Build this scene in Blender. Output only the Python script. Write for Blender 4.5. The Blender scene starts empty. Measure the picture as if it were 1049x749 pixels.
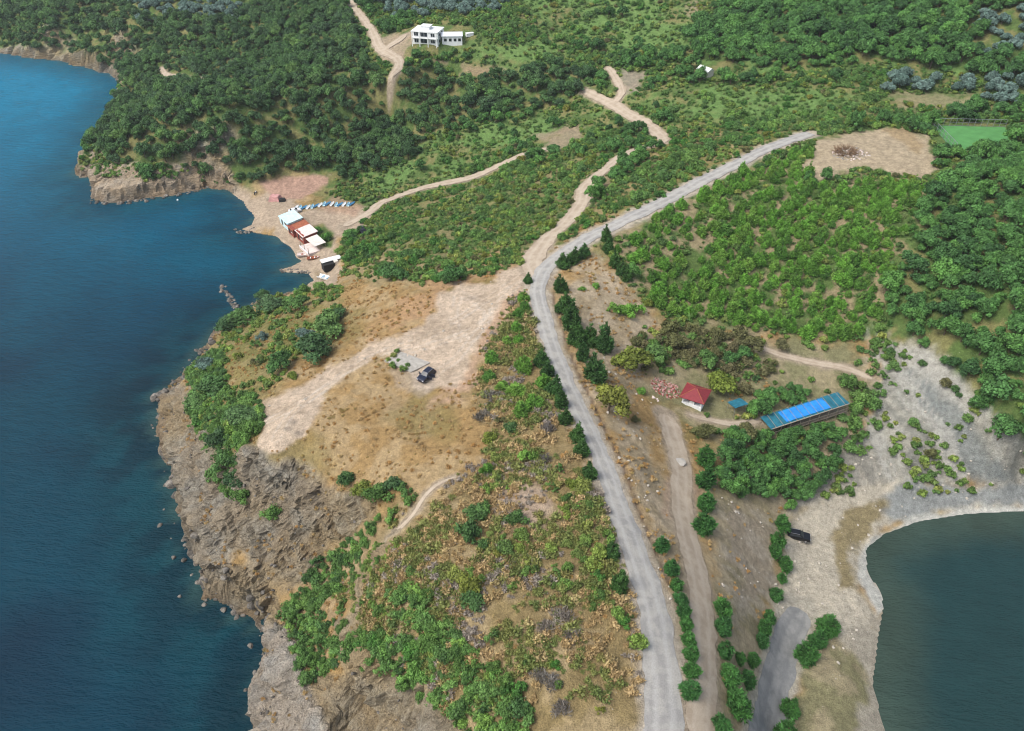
import bpy, math, random
import numpy as np
from mathutils import Vector, Matrix

# ------------------------------------------------------------------ camera, sky, sun, exposure
S = bpy.context.scene
COL = S.collection
R_ = math.radians
FPX, CAMH, PITCH = 808.0, 126.0, R_(38)
CP, SP = math.cos(PITCH), math.sin(PITCH)
cam_d = bpy.data.cameras.new('camera'); cam = bpy.data.objects.new('camera', cam_d); COL.objects.link(cam)
cam_d.sensor_width = 36; cam_d.lens = 36*FPX/1049; cam_d.clip_start = 1; cam_d.clip_end = 20000
cam.location = (0, 0, CAMH); cam.rotation_euler = (R_(90)-PITCH, 0, 0)
S.camera = cam
SUN_EL, SUN_AZ = R_(55), R_(-118)         # azimuth from +Y towards +X (negative: from the left)
w = bpy.data.worlds.new('World'); S.world = w; w.use_nodes = True
nt = w.node_tree; nt.nodes.clear()
sky = nt.nodes.new('ShaderNodeTexSky'); sky.sky_type = 'NISHITA'; sky.sun_disc = False
sky.sun_elevation = SUN_EL; sky.sun_rotation = SUN_AZ; sky.altitude = 100; sky.air_density = 1.0; sky.dust_density = 3.0
bg = nt.nodes.new('ShaderNodeBackground'); bg.inputs[1].default_value = 0.13
wo = nt.nodes.new('ShaderNodeOutputWorld'); hsv = nt.nodes.new('ShaderNodeHueSaturation'); hsv.inputs['Saturation'].default_value = .6; nt.links.new(sky.outputs[0], hsv.inputs['Color']); nt.links.new(hsv.outputs[0], bg.inputs[0]); nt.links.new(bg.outputs[0], wo.inputs[0])
sl = bpy.data.lights.new('sun', 'SUN'); so = bpy.data.objects.new('sun', sl); COL.objects.link(so)
sl.energy = 2.0; sl.angle = R_(30); sl.color = (1, .965, .91)
sd = Vector((math.sin(SUN_AZ)*math.cos(SUN_EL), math.cos(SUN_AZ)*math.cos(SUN_EL), math.sin(SUN_EL)))
so.rotation_euler = sd.to_track_quat('Z', 'Y').to_euler(); so.location = (0, 0, 300)
S.view_settings.view_transform = 'Standard'; S.view_settings.look = 'None'
S.view_settings.gamma = 1; S.view_settings.use_curve_mapping = False
S.view_settings.exposure = 0.7
S.cycles.filter_width = 1.1
S.cycles.max_bounces = 5; S.cycles.diffuse_bounces = 3; S.cycles.transparent_max_bounces = 6
rng = np.random.default_rng(7); random.seed(7)

# ------------------------------------------------------------------ pixel <-> world
def at(px, py, h):
    x = (px-524.5)/FPX; y = (374.5-py)/FPX
    dz = -SP+y*CP; t = (h-CAMH)/dz
    return x*t, (CP+y*SP)*t
def proj(X, Y, Z):
    dz = Z-CAMH; dep = np.maximum(Y*CP-dz*SP, 1.0); up = Y*SP+dz*CP
    return 524.5+FPX*X/dep, 374.5-FPX*up/dep

# ------------------------------------------------------------------ numpy noise
def _h(ix, iy, iz, seed):
    n = (ix.astype(np.int64)*374761393 + iy.astype(np.int64)*668265263 + iz.astype(np.int64)*2147483647 + seed*974634777) & 0xffffffff
    n = ((n ^ (n >> 13))*1274126177) & 0xffffffff
    n = ((n ^ (n >> 16))*2246822519) & 0xffffffff
    return ((n ^ (n >> 15)) & 0xffffff)/float(0xffffff)
def vn(x, y, z=None, seed=0):
    fx = np.floor(x); fy = np.floor(y); ux = x-fx; uy = y-fy
    ux = ux*ux*(3-2*ux); uy = uy*uy*(3-2*uy)
    if z is None:
        o = np.zeros_like(fx)
        a = _h(fx, fy, o, seed); b = _h(fx+1, fy, o, seed); c = _h(fx, fy+1, o, seed); d = _h(fx+1, fy+1, o, seed)
        return (a*(1-ux)+b*ux)*(1-uy)+(c*(1-ux)+d*ux)*uy
    fz = np.floor(z); uz = z-fz; uz = uz*uz*(3-2*uz)
    r = 0
    for k, wz in ((0, 1-uz), (1, uz)):
        a = _h(fx, fy, fz+k, seed); b = _h(fx+1, fy, fz+k, seed); c = _h(fx, fy+1, fz+k, seed); d = _h(fx+1, fy+1, fz+k, seed)
        r = r+((a*(1-ux)+b*ux)*(1-uy)+(c*(1-ux)+d*ux)*uy)*wz
    return r
def fbm(x, y, s, oct=4, seed=0):
    x = x/s; y = y/s; r = 0; a = 1; t = 0
    for i in range(oct):
        c, q = math.cos(.6*i+.3), math.sin(.6*i+.3)
        r = r+a*vn(x*c-y*q+17.3*i, x*q+y*c-9.1*i, None, seed+i); t += a; a *= .5; x = x*2.03; y = y*2.03
    return r/t
def fbm3(x, y, z, s, oct=4, seed=0):
    x = x/s; y = y/s; z = z/s; r = 0; a = 1; t = 0
    for i in range(oct):
        r = r+a*vn(x+3.7*i, y+8.1*i, z+1.9*i, seed+i); t += a; a *= .5; x = x*2.03; y = y*2.03; z = z*2.03
    return r/t
def sst(a, b, x):
    t = np.clip((x-a)/(b-a), 0, 1); return t*t*(3-2*t)

# ------------------------------------------------------------------ coast (shore line at water level) and heights
coast = [(-3000, 900), (-900, 560)] + [at(a, b, 0) for a, b in [
    (0, 55), (60, 62), (110, 75), (132, 86), (112, 115), (97, 150), (78, 177), (84, 181), (100, 176), (93, 205), (118, 208), (150, 203), (190, 197),
    (215, 190), (235, 195), (250, 207), (262, 222), (258, 231), (246, 235), (262, 238), (285, 243), (297, 253), (308, 268), (300, 273), (286, 277),
    (301, 279), (316, 280), (320, 288), (316, 295), (300, 300), (272, 304), (248, 318), (228, 334), (212, 350), (203, 366), (186, 388), (160, 406), (164, 418), (158, 440),
    (172, 470), (180, 500), (188, 540), (196, 565), (210, 585), (203, 604), (230, 622), (262, 632), (274, 645), (277, 665), (268, 690), (261, 760)]] + [
    (-38, 40), (-30, -20), (-30, -300), (70, -300), (62, 0), (56, 45)] + [at(a, b, 0) for a, b in [
    (905, 749), (893, 700), (899, 650), (904, 622), (902, 606), (888, 588), (886, 562), (905, 547), (940, 534), (990, 526), (1049, 523)]] + [
    (190, 98), (300, 60), (600, 20), (3000, -200), (3000, 4000), (-3000, 4000)]
coast = np.array(coast, float)

def sdist(poly, X, Y, closed=True):
    """signed distance, positive inside"""
    d2 = np.full(X.shape, 1e18); ins = np.zeros(X.shape, bool)
    n = len(poly)
    for i in range(n if closed else n-1):
        x0, y0 = poly[i]; x1, y1 = poly[(i+1) % n]
        ex, ey = x1-x0, y1-y0; L = ex*ex+ey*ey+1e-12
        t = np.clip(((X-x0)*ex+(Y-y0)*ey)/L, 0, 1)
        d2 = np.minimum(d2, (X-x0-t*ex)**2+(Y-y0-t*ey)**2)
        if closed and y0 != y1:
            c = ((y0 > Y) != (y1 > Y)) & (X < x0+(Y-y0)*ex/(y1-y0)); ins ^= c
    d = np.sqrt(d2)
    return np.where(ins, d, -d) if closed else d

HP = [  # px, py, height above the sea
 (50,20,16),(20,45,5),(90,60,8),(130,70,10),(130,20,22),(200,20,26),(200,75,14),(165,70,12),(257,84,16),(120,125,13),(110,155,10),(140,170,8),(180,172,7),(215,176,5),
 (180,120,20),(230,110,23),(300,100,23),(300,60,26),(300,15,32),(250,150,12),(300,150,10),(350,110,19),(345,60,27),(353,3,35),(380,30,33),(400,80,28),(240,186,3),(270,195,2),
 (300,183,3),(340,190,3),(330,215,2.5),(300,210,2.5),(360,230,3),(300,230,2),(325,250,2),(340,262,2.5),(335,285,2),(270,215,2),(285,232,1.6),
 (360,170,6),(400,130,10),(400,200,5),(430,192,7),(480,181,11),(537,157,17),(480,130,15),(450,90,22),(520,95,23),(560,120,20),(640,140,25),(570,75,29),(600,93,28),
 (445,40,36),(500,40,36),(420,15,37),(520,5,42),(600,30,37),(650,50,36),(640,95,30),(630,72,33),(700,60,37),(740,30,42),(820,10,50),(900,20,52),(1040,10,58),(900,60,45),(980,80,43),(1049,90,44),
 (680,140,29),(650,155,28),(613,180,27),(597,207,27),(570,235,27.5),(830,138,36),(785,153,35),(720,187,33),(650,221,31),(600,245,29.5),(560,280,29),(552,300,29),
 (560,190,20),(520,205,19),(560,215,22.5),(450,230,13),(400,225,8),(500,245,22),(400,255,12),(355,262,7),(360,285,12),(450,265,21),(520,270,27),(450,290,25),(500,310,27.5),
 (400,320,24),(380,290,18.5),(330,310,14),(345,345,19),(280,320,9),(300,350,16),(265,345,12),(240,360,11),(290,375,20),(250,385,15.5),(230,405,14),(210,395,9),(190,395,3.2),(185,430,4),(200,440,8),(190,470,4.5),(200,500,6),(215,465,11),(240,430,17.5),(290,420,22),(262,460,21.5),
 (235,480,14.5),(230,510,9.5),(220,550,6),(280,480,21),(330,478,22),(300,500,17),(260,520,12),(260,570,7),(300,540,13.5),(340,530,16.5),(300,590,7),(240,600,4),(350,570,11),(330,600,8),(280,615,3.2),
 (437,387,25),(350,420,24),(400,360,25),(480,360,26.5),(430,440,25),(380,480,24),(430,490,26),(380,515,22.5),(410,525,24),(395,545,21),(375,575,16),(350,620,11.5),(320,650,8),(300,625,4),(330,690,12),
 (345,650,15),(372,600,20),(400,570,24),(440,550,26.5),(285,660,9),(283,700,9),(300,690,12),(290,749,10),(320,740,14),(340,610,15.5),(380,660,21),(370,700,17),(420,700,21),(360,740,11),(420,749,17),(470,749,22),
 (450,620,27),(500,600,29),(520,500,28.5),(560,560,29),(500,680,27),(560,720,27),(600,700,28),(600,640,29),(640,640,28.5),(540,400,27.5),(520,340,27.5),(560,450,28.5),
 (576,382,28),(602,438,28),(620,480,28),(646,552,28),(669,624,27.5),(679,695,27),(681,749,26.5),(690,600,26),(712,700,25.5),(650,480,26.5),(625,400,26),(600,320,27.5),(600,270,29),
 (640,300,26),(620,340,25),(660,350,22),(640,385,23),(655,400,21),(680,400,18.5),(712,405,17),(740,400,16),(685,436,18.5),(696,472,19),(699,514,20),(702,542,21),(716,598,22.5),(721,684,24),(717,749,24.5),(670,500,23.5),
 (740,470,15.5),(740,520,16),(740,560,16.5),(750,620,17.5),(755,690,18),(765,540,11.5),(775,580,9.5),(780,620,9.5),(770,670,13),(795,540,6),(800,590,4.5),
 (755,425,15.5),(780,400,15.5),(830,435,12),(790,440,13),(865,410,13),(820,480,8),(780,500,10),(830,510,5),(870,470,7.5),(860,505,4),(817,549,3.2),(850,590,2.8),(865,640,3),(819,627,3.6),(803,663,4.5),(794,705,5.5),(786,747,6.5),(840,690,5),(850,745,5),(880,620,2),(865,690,3.5),
 (900,510,2.6),(950,508,2.2),(1000,506,2),(1049,503,2),(900,545,1),(870,560,2),(960,495,3.5),(1040,480,6),(940,460,8),(1000,450,11),(1049,440,16),(900,430,10.5),(900,390,14),(930,370,17.5),(970,390,18),(1000,410,17.5),(1049,400,23),
 (980,340,25),(1049,300,33),(900,340,19),(860,370,16),(880,350,17.5),(820,360,17),(780,345,18.5),(740,350,19.5),(700,345,20.5),(700,300,23.5),(750,300,23),(800,310,21.5),(850,320,20),(650,255,29.5),(680,240,30.5),(750,250,28),(800,230,30),(850,250,28),(850,200,33.5),(900,230,31.5),(950,260,30),(1000,250,33),(1049,220,37),(760,180,33.5),(840,165,36.5),
 (870,160,37),(930,165,37),(950,180,36),(890,190,35),(985,140,37),(960,130,37),(1020,150,37),(1020,130,37.2),(1049,180,38),(900,125,38),(800,110,36),(720,110,33.5),(860,90,40),(760,75,38),(920,100,40)]
ctrl = [at(a, b, h)+(h,) for a, b, h in HP]
ctrl += [(x, y, 0.0) for x, y in coast if abs(x) < 700 and -60 < y < 700]
ctrl += [(-400, 620, 35), (-150, 600, 60), (100, 560, 70), (350, 520, 80), (450, 350, 65), (-280, 560, 30), (260, 230, 46), (200, 140, 30), (320, 120, 35), (0, 20, 22), (20, -40, 20), (-10, 45, 20), (30, 40, 20), (48, 45, 6), (400, 640, 95), (0, 640, 75)]
ctrl = np.array(ctrl, float)
def rbf_fit(P):
    n = len(P); D = np.hypot(P[:, None, 0]-P[None, :, 0], P[:, None, 1]-P[None, :, 1])
    A = np.zeros((n+3, n+3)); A[:n, :n] = -D-np.eye(n)*0.25; A[:n, n] = 1; A[:n, n+1:] = P[:, :2]; A[n, :n] = 1; A[n+1:, :n] = P[:, :2].T
    return np.linalg.solve(A, np.r_[P[:, 2], 0, 0, 0])
# sign: kernel -r is conditionally positive definite, smoothing subtracts from its diagonal
W = rbf_fit(ctrl)
GX0, GX1, GY0, GY1, GS = -420, 420, -80, 640, 1.0
gx = np.arange(GX0, GX1+.1, GS); gy = np.arange(GY0, GY1+.1, GS)
gX, gY = np.meshgrid(gx, gy)
Hg = np.empty(gX.size); Xf = gX.ravel(); Yf = gY.ravel()
for i in range(0, Xf.size, 60000):
    a = Xf[i:i+60000]; b = Yf[i:i+60000]
    D = np.sqrt((a[:, None]-ctrl[None, :, 0])**2+(b[:, None]-ctrl[None, :, 1])**2)
    Hg[i:i+60000] = -(D@W[:-3])+W[-3]+W[-2]*a+W[-1]*b
Dg = sdist(coast, Xf, Yf).reshape(gX.shape); CLIFF_D = np.maximum(Dg, 0)
_b = (gX < 10)*np.where((gY > 205) & (gX > -105), .25, 1.0)
Dg = Dg+_b*((fbm(gX, gY, 6, 3, 77)-.5)*5.5+(fbm(gX, gY, 2.4, 2, 78)-.5)*2.5)*np.exp(-np.abs(Dg)/8)
Hg = Hg.reshape(gX.shape)
# light smoothing takes off the kernel's cone tips
for _ in range(2):
    Hg[1:-1, 1:-1] = (Hg[1:-1, 1:-1]*4+Hg[:-2, 1:-1]+Hg[2:, 1:-1]+Hg[1:-1, :-2]+Hg[1:-1, 2:])/8
_bz = sst(8, -8, gX)*sst(135, 110, gY)*sst(50, 60, gY)+.5*sst(-95, -105, gX)*sst(240, 250, gY)*sst(330, 300, gY)
Hg = Hg+_bz*6.0*sst(0, 2.2, CLIFF_D)*np.exp(-np.maximum(CLIFF_D-2.2, 0)/7.5)
def bil(A, X, Y):
    u = np.clip((X-GX0)/GS, 0, A.shape[1]-1.001); v = np.clip((Y-GY0)/GS, 0, A.shape[0]-1.001)
    i = u.astype(int); j = v.astype(int); u = u-i; v = v-j
    return (A[j, i]*(1-u)+A[j, i+1]*u)*(1-v)+(A[j+1, i]*(1-u)+A[j+1, i+1]*u)*v
def H0(X, Y):
    d = bil(Dg, X, Y); h = bil(Hg, X, Y)
    return np.where(d > 0, np.minimum(np.maximum(h, .25), .05+d*4.5), np.maximum(-7, d*.3))
_T = np.arange(70, 900, .4)
def G(px, py):
    x = (px-524.5)/FPX; y = (374.5-py)/FPX
    X = x*_T; Y = (CP+y*SP)*_T; Z = CAMH+(-SP+y*CP)*_T
    h = np.maximum(H0(X, Y), 0); k = np.argmax(Z < h)
    if k == 0: k = len(_T)-1
    a = Z[k-1]-h[k-1]; b = Z[k]-h[k]; t = a/(a-b) if a != b else 0
    return X[k-1]+t*(X[k]-X[k-1]), Y[k-1]+t*(Y[k]-Y[k-1])

# ------------------------------------------------------------------ roads and tracks as world lines
def smooth_line(pts, step=1.0):
    W_ = [(*G(p[0], p[1]), p[2]) for p in pts]
    P = [np.array(q) for q in W_]; P = [2*P[0]-P[1]]+P+[2*P[-1]-P[-2]]
    out = []
    for i in range(1, len(P)-2):
        L = np.linalg.norm(P[i+1][:2]-P[i][:2]); n = max(2, int(L/step))
        for k in range(n):
            t = k/n
            out.append(.5*((2*P[i])+(-P[i-1]+P[i+1])*t+(2*P[i-1]-5*P[i]+4*P[i+1]-P[i+2])*t*t+(-P[i-1]+3*P[i]-3*P[i+1]+P[i+2])*t**3))
    out.append(P[-2]); return np.array(out)
ROADS = {
 'main': ([(679,800,5.6),(680,749,5.3),(679,695,4.9),(669,624,4.6),(646,552,4.1),(620,480,3.7),(602,438,3.6),(576,382,3.6),(557,326,3.6),(551,300,3.7),(555,281,4.2),(568,267,4.4),(600,245,4.3),(650,221,4.2),(700,196,4.2),(745,173,4.2),(785,153,4.3),(830,137,4.4)], 'gravel'),
 'ridge': ([(556,290,4.68),(546,268,5.20),(562,243,4.68),(580,228,4.37),(596,207,4.58),(599,193,4.58),(613,179,4.37),(637,160,4.16),(655,152,4.16),(669,149,3.6),(682,145,3.2)], 'dirt'),
 'north': ([(681,146,3.84),(676,139,3.84),(663,128,3.84),(643,117,3.84),(627,107,3.65),(598,93,2.88)], 'dirt'),
 'fork': ([(628,108,2.40),(637,95,2.56),(631,81,2.40),(622,69,2.08)], 'dirt'),
 'beach': ([(352,232,3.84),(377,219,3.84),(393,207,3.46),(433,193,3.46),(483,182,4.42),(517,167,3.26),(540,157,2.88),(564,152,2.30)], 'dirt'),
 'top': ([(350,-12,2.88),(367,13,3.04),(380,30,3.20),(390,50,4.00),(409,64,3.52),(400,84,2.40)], 'dirt'),
 'house': ([(392,52,3),(405,44,3.5),(416,36,3.5)], 'dirt'),
 'head': ([(165,70,2),(174,78,2.4),(213,80,2),(230,81,2.4),(257,84,1.8)], 'dirt'),
 'lane': ([(682,425,4.5),(690,450,4.2),(697,478,4.0),(699,514,4.0),(703,545,4.0),(710,570,4),(717,605,4.1),(721,642,4.2),(721,690,4.2),(716,760,4.4)], 'dirt'),
 'lower': ([(780,775,5.3),(786,747,5.2),(794,705,5),(804,663,5),(822,626,4.6)], 'gravel'),
 'foot': ([(466,489,.6),(447,497,.7),(434,510,.7),(424,526,.7),(410,541,1.0),(396,552,.9)], 'dirt'),
 'slope': ([(768,352,1.5),(795,362,1.5),(830,371,1.6),(868,378,1.5),(893,388,1.2)], 'dirt'),
 'yard': ([(706,425,1.2),(735,432,1.3),(757,434,1.2),(790,428,1.0)], 'dirt'),
}
LINES = {k: smooth_line(v[0]) for k, v in ROADS.items()}
def road_d(names, X, Y):
    """distance to the lines minus their half width"""
    r = np.full(X.shape, 1e9)
    for n in names:
        L = LINES[n]; bb = 14
        m = (X > L[:, 0].min()-bb) & (X < L[:, 0].max()+bb) & (Y > L[:, 1].min()-bb) & (Y < L[:, 1].max()+bb)
        if not m.any(): continue
        xs, ys = X[m], Y[m]; best = np.full(xs.shape, 1e9)
        st = 2
        Q = L[::st] if len(L) > 8 else L
        if len(L) > 8: Q = np.vstack([Q, L[-1]])
        for i in range(len(Q)-1):
            ex, ey = Q[i+1, 0]-Q[i, 0], Q[i+1, 1]-Q[i, 1]; LL = ex*ex+ey*ey+1e-9
            t = np.clip(((xs-Q[i, 0])*ex+(ys-Q[i, 1])*ey)/LL, 0, 1)
            best = np.minimum(best, np.hypot(xs-Q[i, 0]-t*ex, ys-Q[i, 1]-t*ey)-(Q[i, 2]+(Q[i+1, 2]-Q[i, 2])*t)/2)
        r[m] = np.minimum(r[m], best)
    return r
RD = road_d(LINES, Xf, Yf).reshape(gX.shape)          # grid copy for quick lookups
slope_g = np.hypot(*np.gradient(np.where(Dg > 0, np.minimum(np.maximum(Hg, .25), .05+Dg*4.5), 0), GS))

# ------------------------------------------------------------------ materials
def new_mat(name):
    m = bpy.data.materials.new(name); m.use_nodes = True; n = m.node_tree; n.nodes.clear()
    o = n.nodes.new('ShaderNodeOutputMaterial'); b = n.nodes.new('ShaderNodeBsdfPrincipled'); n.links.new(b.outputs[0], o.inputs[0])
    b.inputs['Specular IOR Level'].default_value = .2; b.inputs['Roughness'].default_value = .9
    return m, n, b, o
def N(n, t, **k):
    x = n.nodes.new(t)
    for a, v in k.items():
        if a.startswith('i_'): x.inputs[int(a[2:])].default_value = v
        else: setattr(x, a, v)
    return x
def noise_n(n, scale, detail=3, rough=.55, vec=None):
    x = N(n, 'ShaderNodeTexNoise'); x.inputs['Scale'].default_value = scale; x.inputs['Detail'].default_value = detail; x.inputs['Roughness'].default_value = rough
    if vec is not None: n.links.new(vec, x.inputs['Vector'])
    return x
def maprange(n, src, a, b, c, d):
    x = N(n, 'ShaderNodeMapRange'); n.links.new(src, x.inputs[0])
    for i, v in enumerate((a, b, c, d)): x.inputs[i+1].default_value = v
    return x.outputs[0]
def mulcol(n, col, fac):
    x = N(n, 'ShaderNodeVectorMath', operation='SCALE'); n.links.new(col, x.inputs[0]); n.links.new(fac, x.inputs['Scale']); return x.outputs[0]
def mixcol(n, f, a, b):
    x = N(n, 'ShaderNodeMix', data_type='RGBA')
    for s, i in ((f, 0), (a, 6), (b, 7)):
        if isinstance(s, (int, float)): x.inputs[i].default_value = s
        elif isinstance(s, tuple): x.inputs[i].default_value = (*s, 1)
        else: n.links.new(s, x.inputs[i])
    return x.outputs[2]
def paint(name, col, rough=.6, spec=.3, metal=0, var=.15, scale=2.0):
    m, n, b, o = new_mat(name)
    g = N(n, 'ShaderNodeNewGeometry') if False else N(n, 'ShaderNodeTexCoord')
    ns = noise_n(n, scale, 4, .6, g.outputs['Object'])
    f = maprange(n, ns.outputs[0], .3, .7, 1-var, 1+var)
    rgb = N(n, 'ShaderNodeRGB'); rgb.outputs[0].default_value = (*col, 1)
    n.links.new(mulcol(n, rgb.outputs[0], f), b.inputs['Base Color'])
    b.inputs['Roughness'].default_value = rough; b.inputs['Specular IOR Level'].default_value = spec; b.inputs['Metallic'].default_value = metal
    return m

def terrain_material():
    m, n, b, o = new_mat('ground_material')
    geo = N(n, 'ShaderNodeNewGeometry'); pos = geo.outputs['Position']
    ca = N(n, 'ShaderNodeAttribute', attribute_name='col'); ra = N(n, 'ShaderNodeAttribute', attribute_name='rock')
    n1 = noise_n(n, .9, 5, .65, pos); n2 = noise_n(n, 4.5, 3, .7, pos)
    f1 = maprange(n, n1.outputs[0], .3, .7, .7, 1.28); f2 = maprange(n, n2.outputs[0], .3, .7, .68, 1.3)
    mm = N(n, 'ShaderNodeMath', operation='MULTIPLY'); n.links.new(f1, mm.inputs[0]); n.links.new(f2, mm.inputs[1])
    soil = mulcol(n, ca.outputs['Color'], mm.outputs[0])
    # pale pebbles strewn in the soil
    vo = N(n, 'ShaderNodeTexVoronoi'); vo.inputs['Scale'].default_value = 1.6; n.links.new(pos, vo.inputs['Vector'])
    pb = maprange(n, vo.outputs['Distance'], .10, .16, 1, 0)
    vs = N(n, 'ShaderNodeSeparateColor'); n.links.new(vo.outputs['Color'], vs.inputs[0])
    keep = maprange(n, vs.outputs[0], .9, .93, 0, 1)
    pk = N(n, 'ShaderNodeMath', operation='MULTIPLY'); n.links.new(pb, pk.inputs[0]); n.links.new(keep, pk.inputs[1])
    pk2 = N(n, 'ShaderNodeMath', operation='MULTIPLY'); n.links.new(pk.outputs[0], pk2.inputs[0]); pk2.inputs[1].default_value = .6
    soil = mixcol(n, pk2.outputs[0], soil, (.5, .46, .4))
    # rock: tilted strata, cracks, ochre and grey
    mp = N(n, 'ShaderNodeMapping'); mp.inputs['Rotation'].default_value = (R_(24), R_(-32), R_(18)); mp.inputs['Scale'].default_value = (.5, .5, 2.6)
    n.links.new(pos, mp.inputs[0])
    s1 = noise_n(n, 1.0, 7, .68, mp.outputs[0]); s2 = noise_n(n, .16, 3, .5, pos)
    cr = N(n, 'ShaderNodeValToRGB'); n.links.new(s1.outputs[0], cr.inputs[0])
    e = cr.color_ramp.elements; e[0].position = .3; e[0].color = (.08, .068, .055, 1); e[1].position = .64; e[1].color = (.56, .52, .42, 1)
    for p_, c_ in ((.40, (.21, .18, .14)), (.47, (.33, .285, .23)), (.56, (.40, .355, .295))):
        k = e.new(p_); k.color = (*c_, 1)
    oc = mixcol(n, maprange(n, s2.outputs[0], .36, .56, .05, .95), cr.outputs[0], mixcol(n, s1.outputs[0], (.15, .10, .055), (.60, .42, .24)))
    rk = mixcol(n, .45, oc, ca.outputs['Color'])
    vc = N(n, 'ShaderNodeTexVoronoi', feature='DISTANCE_TO_EDGE'); vc.inputs['Scale'].default_value = .55
    wv = N(n, 'ShaderNodeVectorMath', operation='ADD'); n.links.new(mp.outputs[0], wv.inputs[0]); wsc = N(n, 'ShaderNodeVectorMath', operation='SCALE'); n.links.new(n1.outputs['Color'], wsc.inputs[0]); wsc.inputs['Scale'].default_value = 3.5; n.links.new(wsc.outputs[0], wv.inputs[1]); n.links.new(wv.outputs[0], vc.inputs['Vector'])
    ck = maprange(n, vc.outputs['Distance'], 0, .05, .6, 1.04)
    rk = mulcol(n, rk, ck); rk = mulcol(n, rk, f2)
    n.links.new(mixcol(n, ra.outputs['Fac'], soil, rk), b.inputs['Base Color'])
    # bump
    hs = N(n, 'ShaderNodeMath', operation='MULTIPLY_ADD'); n.links.new(s1.outputs[0], hs.inputs[0]); n.links.new(ra.outputs['Fac'], hs.inputs[1]); hs.inputs[2].default_value = 0
    h2 = N(n, 'ShaderNodeMath', operation='MULTIPLY_ADD'); n.links.new(hs.outputs[0], h2.inputs[0]); h2.inputs[1].default_value = 6
    n.links.new(n2.outputs[0], h2.inputs[2])
    h3 = N(n, 'ShaderNodeMath', operation='ADD'); n.links.new(h2.outputs[0], h3.inputs[0]); n.links.new(n1.outputs[0], h3.inputs[1])
    bp = N(n, 'ShaderNodeBump'); bp.inputs['Distance'].default_value = .4; bp.inputs['Strength'].default_value = 1
    n.links.new(h3.outputs[0], bp.inputs['Height']); n.links.new(bp.outputs[0], b.inputs['Normal'])
    b.inputs['Roughness'].default_value = .95; b.inputs['Specular IOR Level'].default_value = .1
    return m

def np_mesh(name, V, Q, smooth=False):
    me = bpy.data.meshes.new(name); V = np.asarray(V, np.float32); Q = np.asarray(Q, np.int32); k = Q.shape[1]
    me.vertices.add(len(V)); me.vertices.foreach_set('co', V.ravel())
    me.loops.add(Q.size); me.loops.foreach_set('vertex_index', Q.ravel())
    me.polygons.add(len(Q)); me.polygons.foreach_set('loop_start', np.arange(0, Q.size, k, dtype=np.int32))
    me.polygons.foreach_set('use_smooth', np.full(len(Q), smooth))
    me.update(calc_edges=True); return me
def grid_faces(nx, ny):
    i = np.arange(nx*ny).reshape(ny, nx)
    return np.stack([i[:-1, :-1], i[:-1, 1:], i[1:, 1:], i[1:, :-1]], -1).reshape(-1, 4)
def link(name, me, mat=None, parent=None, kind=None, label=None, cat=None, group=None):
    if mat is not None: me.materials.append(mat)
    o = bpy.data.objects.new(name, me); COL.objects.link(o)
    if parent is not None: o.parent = parent
    tag(o, label, cat, group, kind); return o
def tag(o, label=None, cat=None, group=None, kind=None):
    if label: o['label'] = label
    if cat: o['category'] = cat
    if group: o['group'] = group
    if kind: o['kind'] = kind

# ------------------------------------------------------------------ terrain
def axis(segs):
    a = [segs[0][0]]
    for lo, hi, st in segs:
        n = max(1, round((hi-lo)/st)); a += list(np.linspace(lo, hi, n+1)[1:])
    return np.array(a)
ax = axis([(-3000, -1000, 250), (-1000, -420, 40), (-420, -200, 2.5), (-200, -85, 1.0), (-85, -20, .33), (-20, 130, .6), (130, 200, 1.0), (200, 420, 2.5), (420, 1000, 40), (1000, 3000, 250)])
ay = axis([(-300, -60, 30), (-60, 50, 2.5), (50, 62, 1), (62, 128, .33), (128, 240, .62), (240, 320, .9), (320, 460, 1.2), (460, 640, 4), (640, 1200, 40), (1200, 4000, 250)])
TX, TY = np.meshgrid(ax, ay); TX = TX.ravel(); TY = TY.ravel()
def height(X, Y):
    h = H0(X, Y); d = bil(Dg, X, Y); rd = bil(RD, X, Y)
    amp = sst(0, 3, rd)*sst(1, 6, d)
    return h+amp*((fbm(X, Y, 9, 3, 3)-.5)*1.1+(fbm(X, Y, 1.6, 3, 9)-.5)*.55)
TZ = height(TX, TY)
PX, PY = proj(TX, TY, TZ); PX = np.clip(PX, -60, 1109); PY = np.clip(PY, -60, 809)
behind = TY < 40; PY[behind] = 809
jx = (fbm(TX, TY, 5, 4, 31)-.5); jy = (fbm(TX, TY, 2.0, 3, 41)-.5)
def zone(poly, soft=6, amp=14, X=None, Y=None):
    X = PX if X is None else X; Y = PY if Y is None else Y
    p = np.array(poly, float); m = (X > p[:, 0].min()-40) & (X < p[:, 0].max()+40) & (Y > p[:, 1].min()-40) & (Y < p[:, 1].max()+40)
    r = np.zeros(X.shape)
    if m.any():
        j = 0
        if amp and X is PX: j = amp*(jx[m]*1.6+jy[m])
        r[m] = sst(-soft, soft, sdist(p, X[m], Y[m])+j)
    return r
col = np.empty((TX.size, 3))
def c3(*a): return np.array(a)
big = fbm(TX, TY, 22, 4, 51)[:, None]; mid = fbm(TX, TY, 4, 4, 61)[:, None]; fin = fbm(TX, TY, 1.3, 2, 71)[:, None]
dry = c3(.35, .23, .10)*(1-sst(.4, .62, mid))+c3(.40, .29, .155)*sst(.4, .62, mid)
dry = dry*(1-.6*sst(.52, .66, big))+c3(.2, .17, .06)*.6*sst(.52, .66, big)
col[:] = dry
def put(mask, c, s=1.0):
    global col
    mk = (mask*s)[:, None]; col = col*(1-mk)+np.asarray(c)*mk
green = c3(.10, .155, .045)*(1-sst(.45, .6, mid))+c3(.21, .2, .08)*sst(.45, .6, mid)
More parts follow.
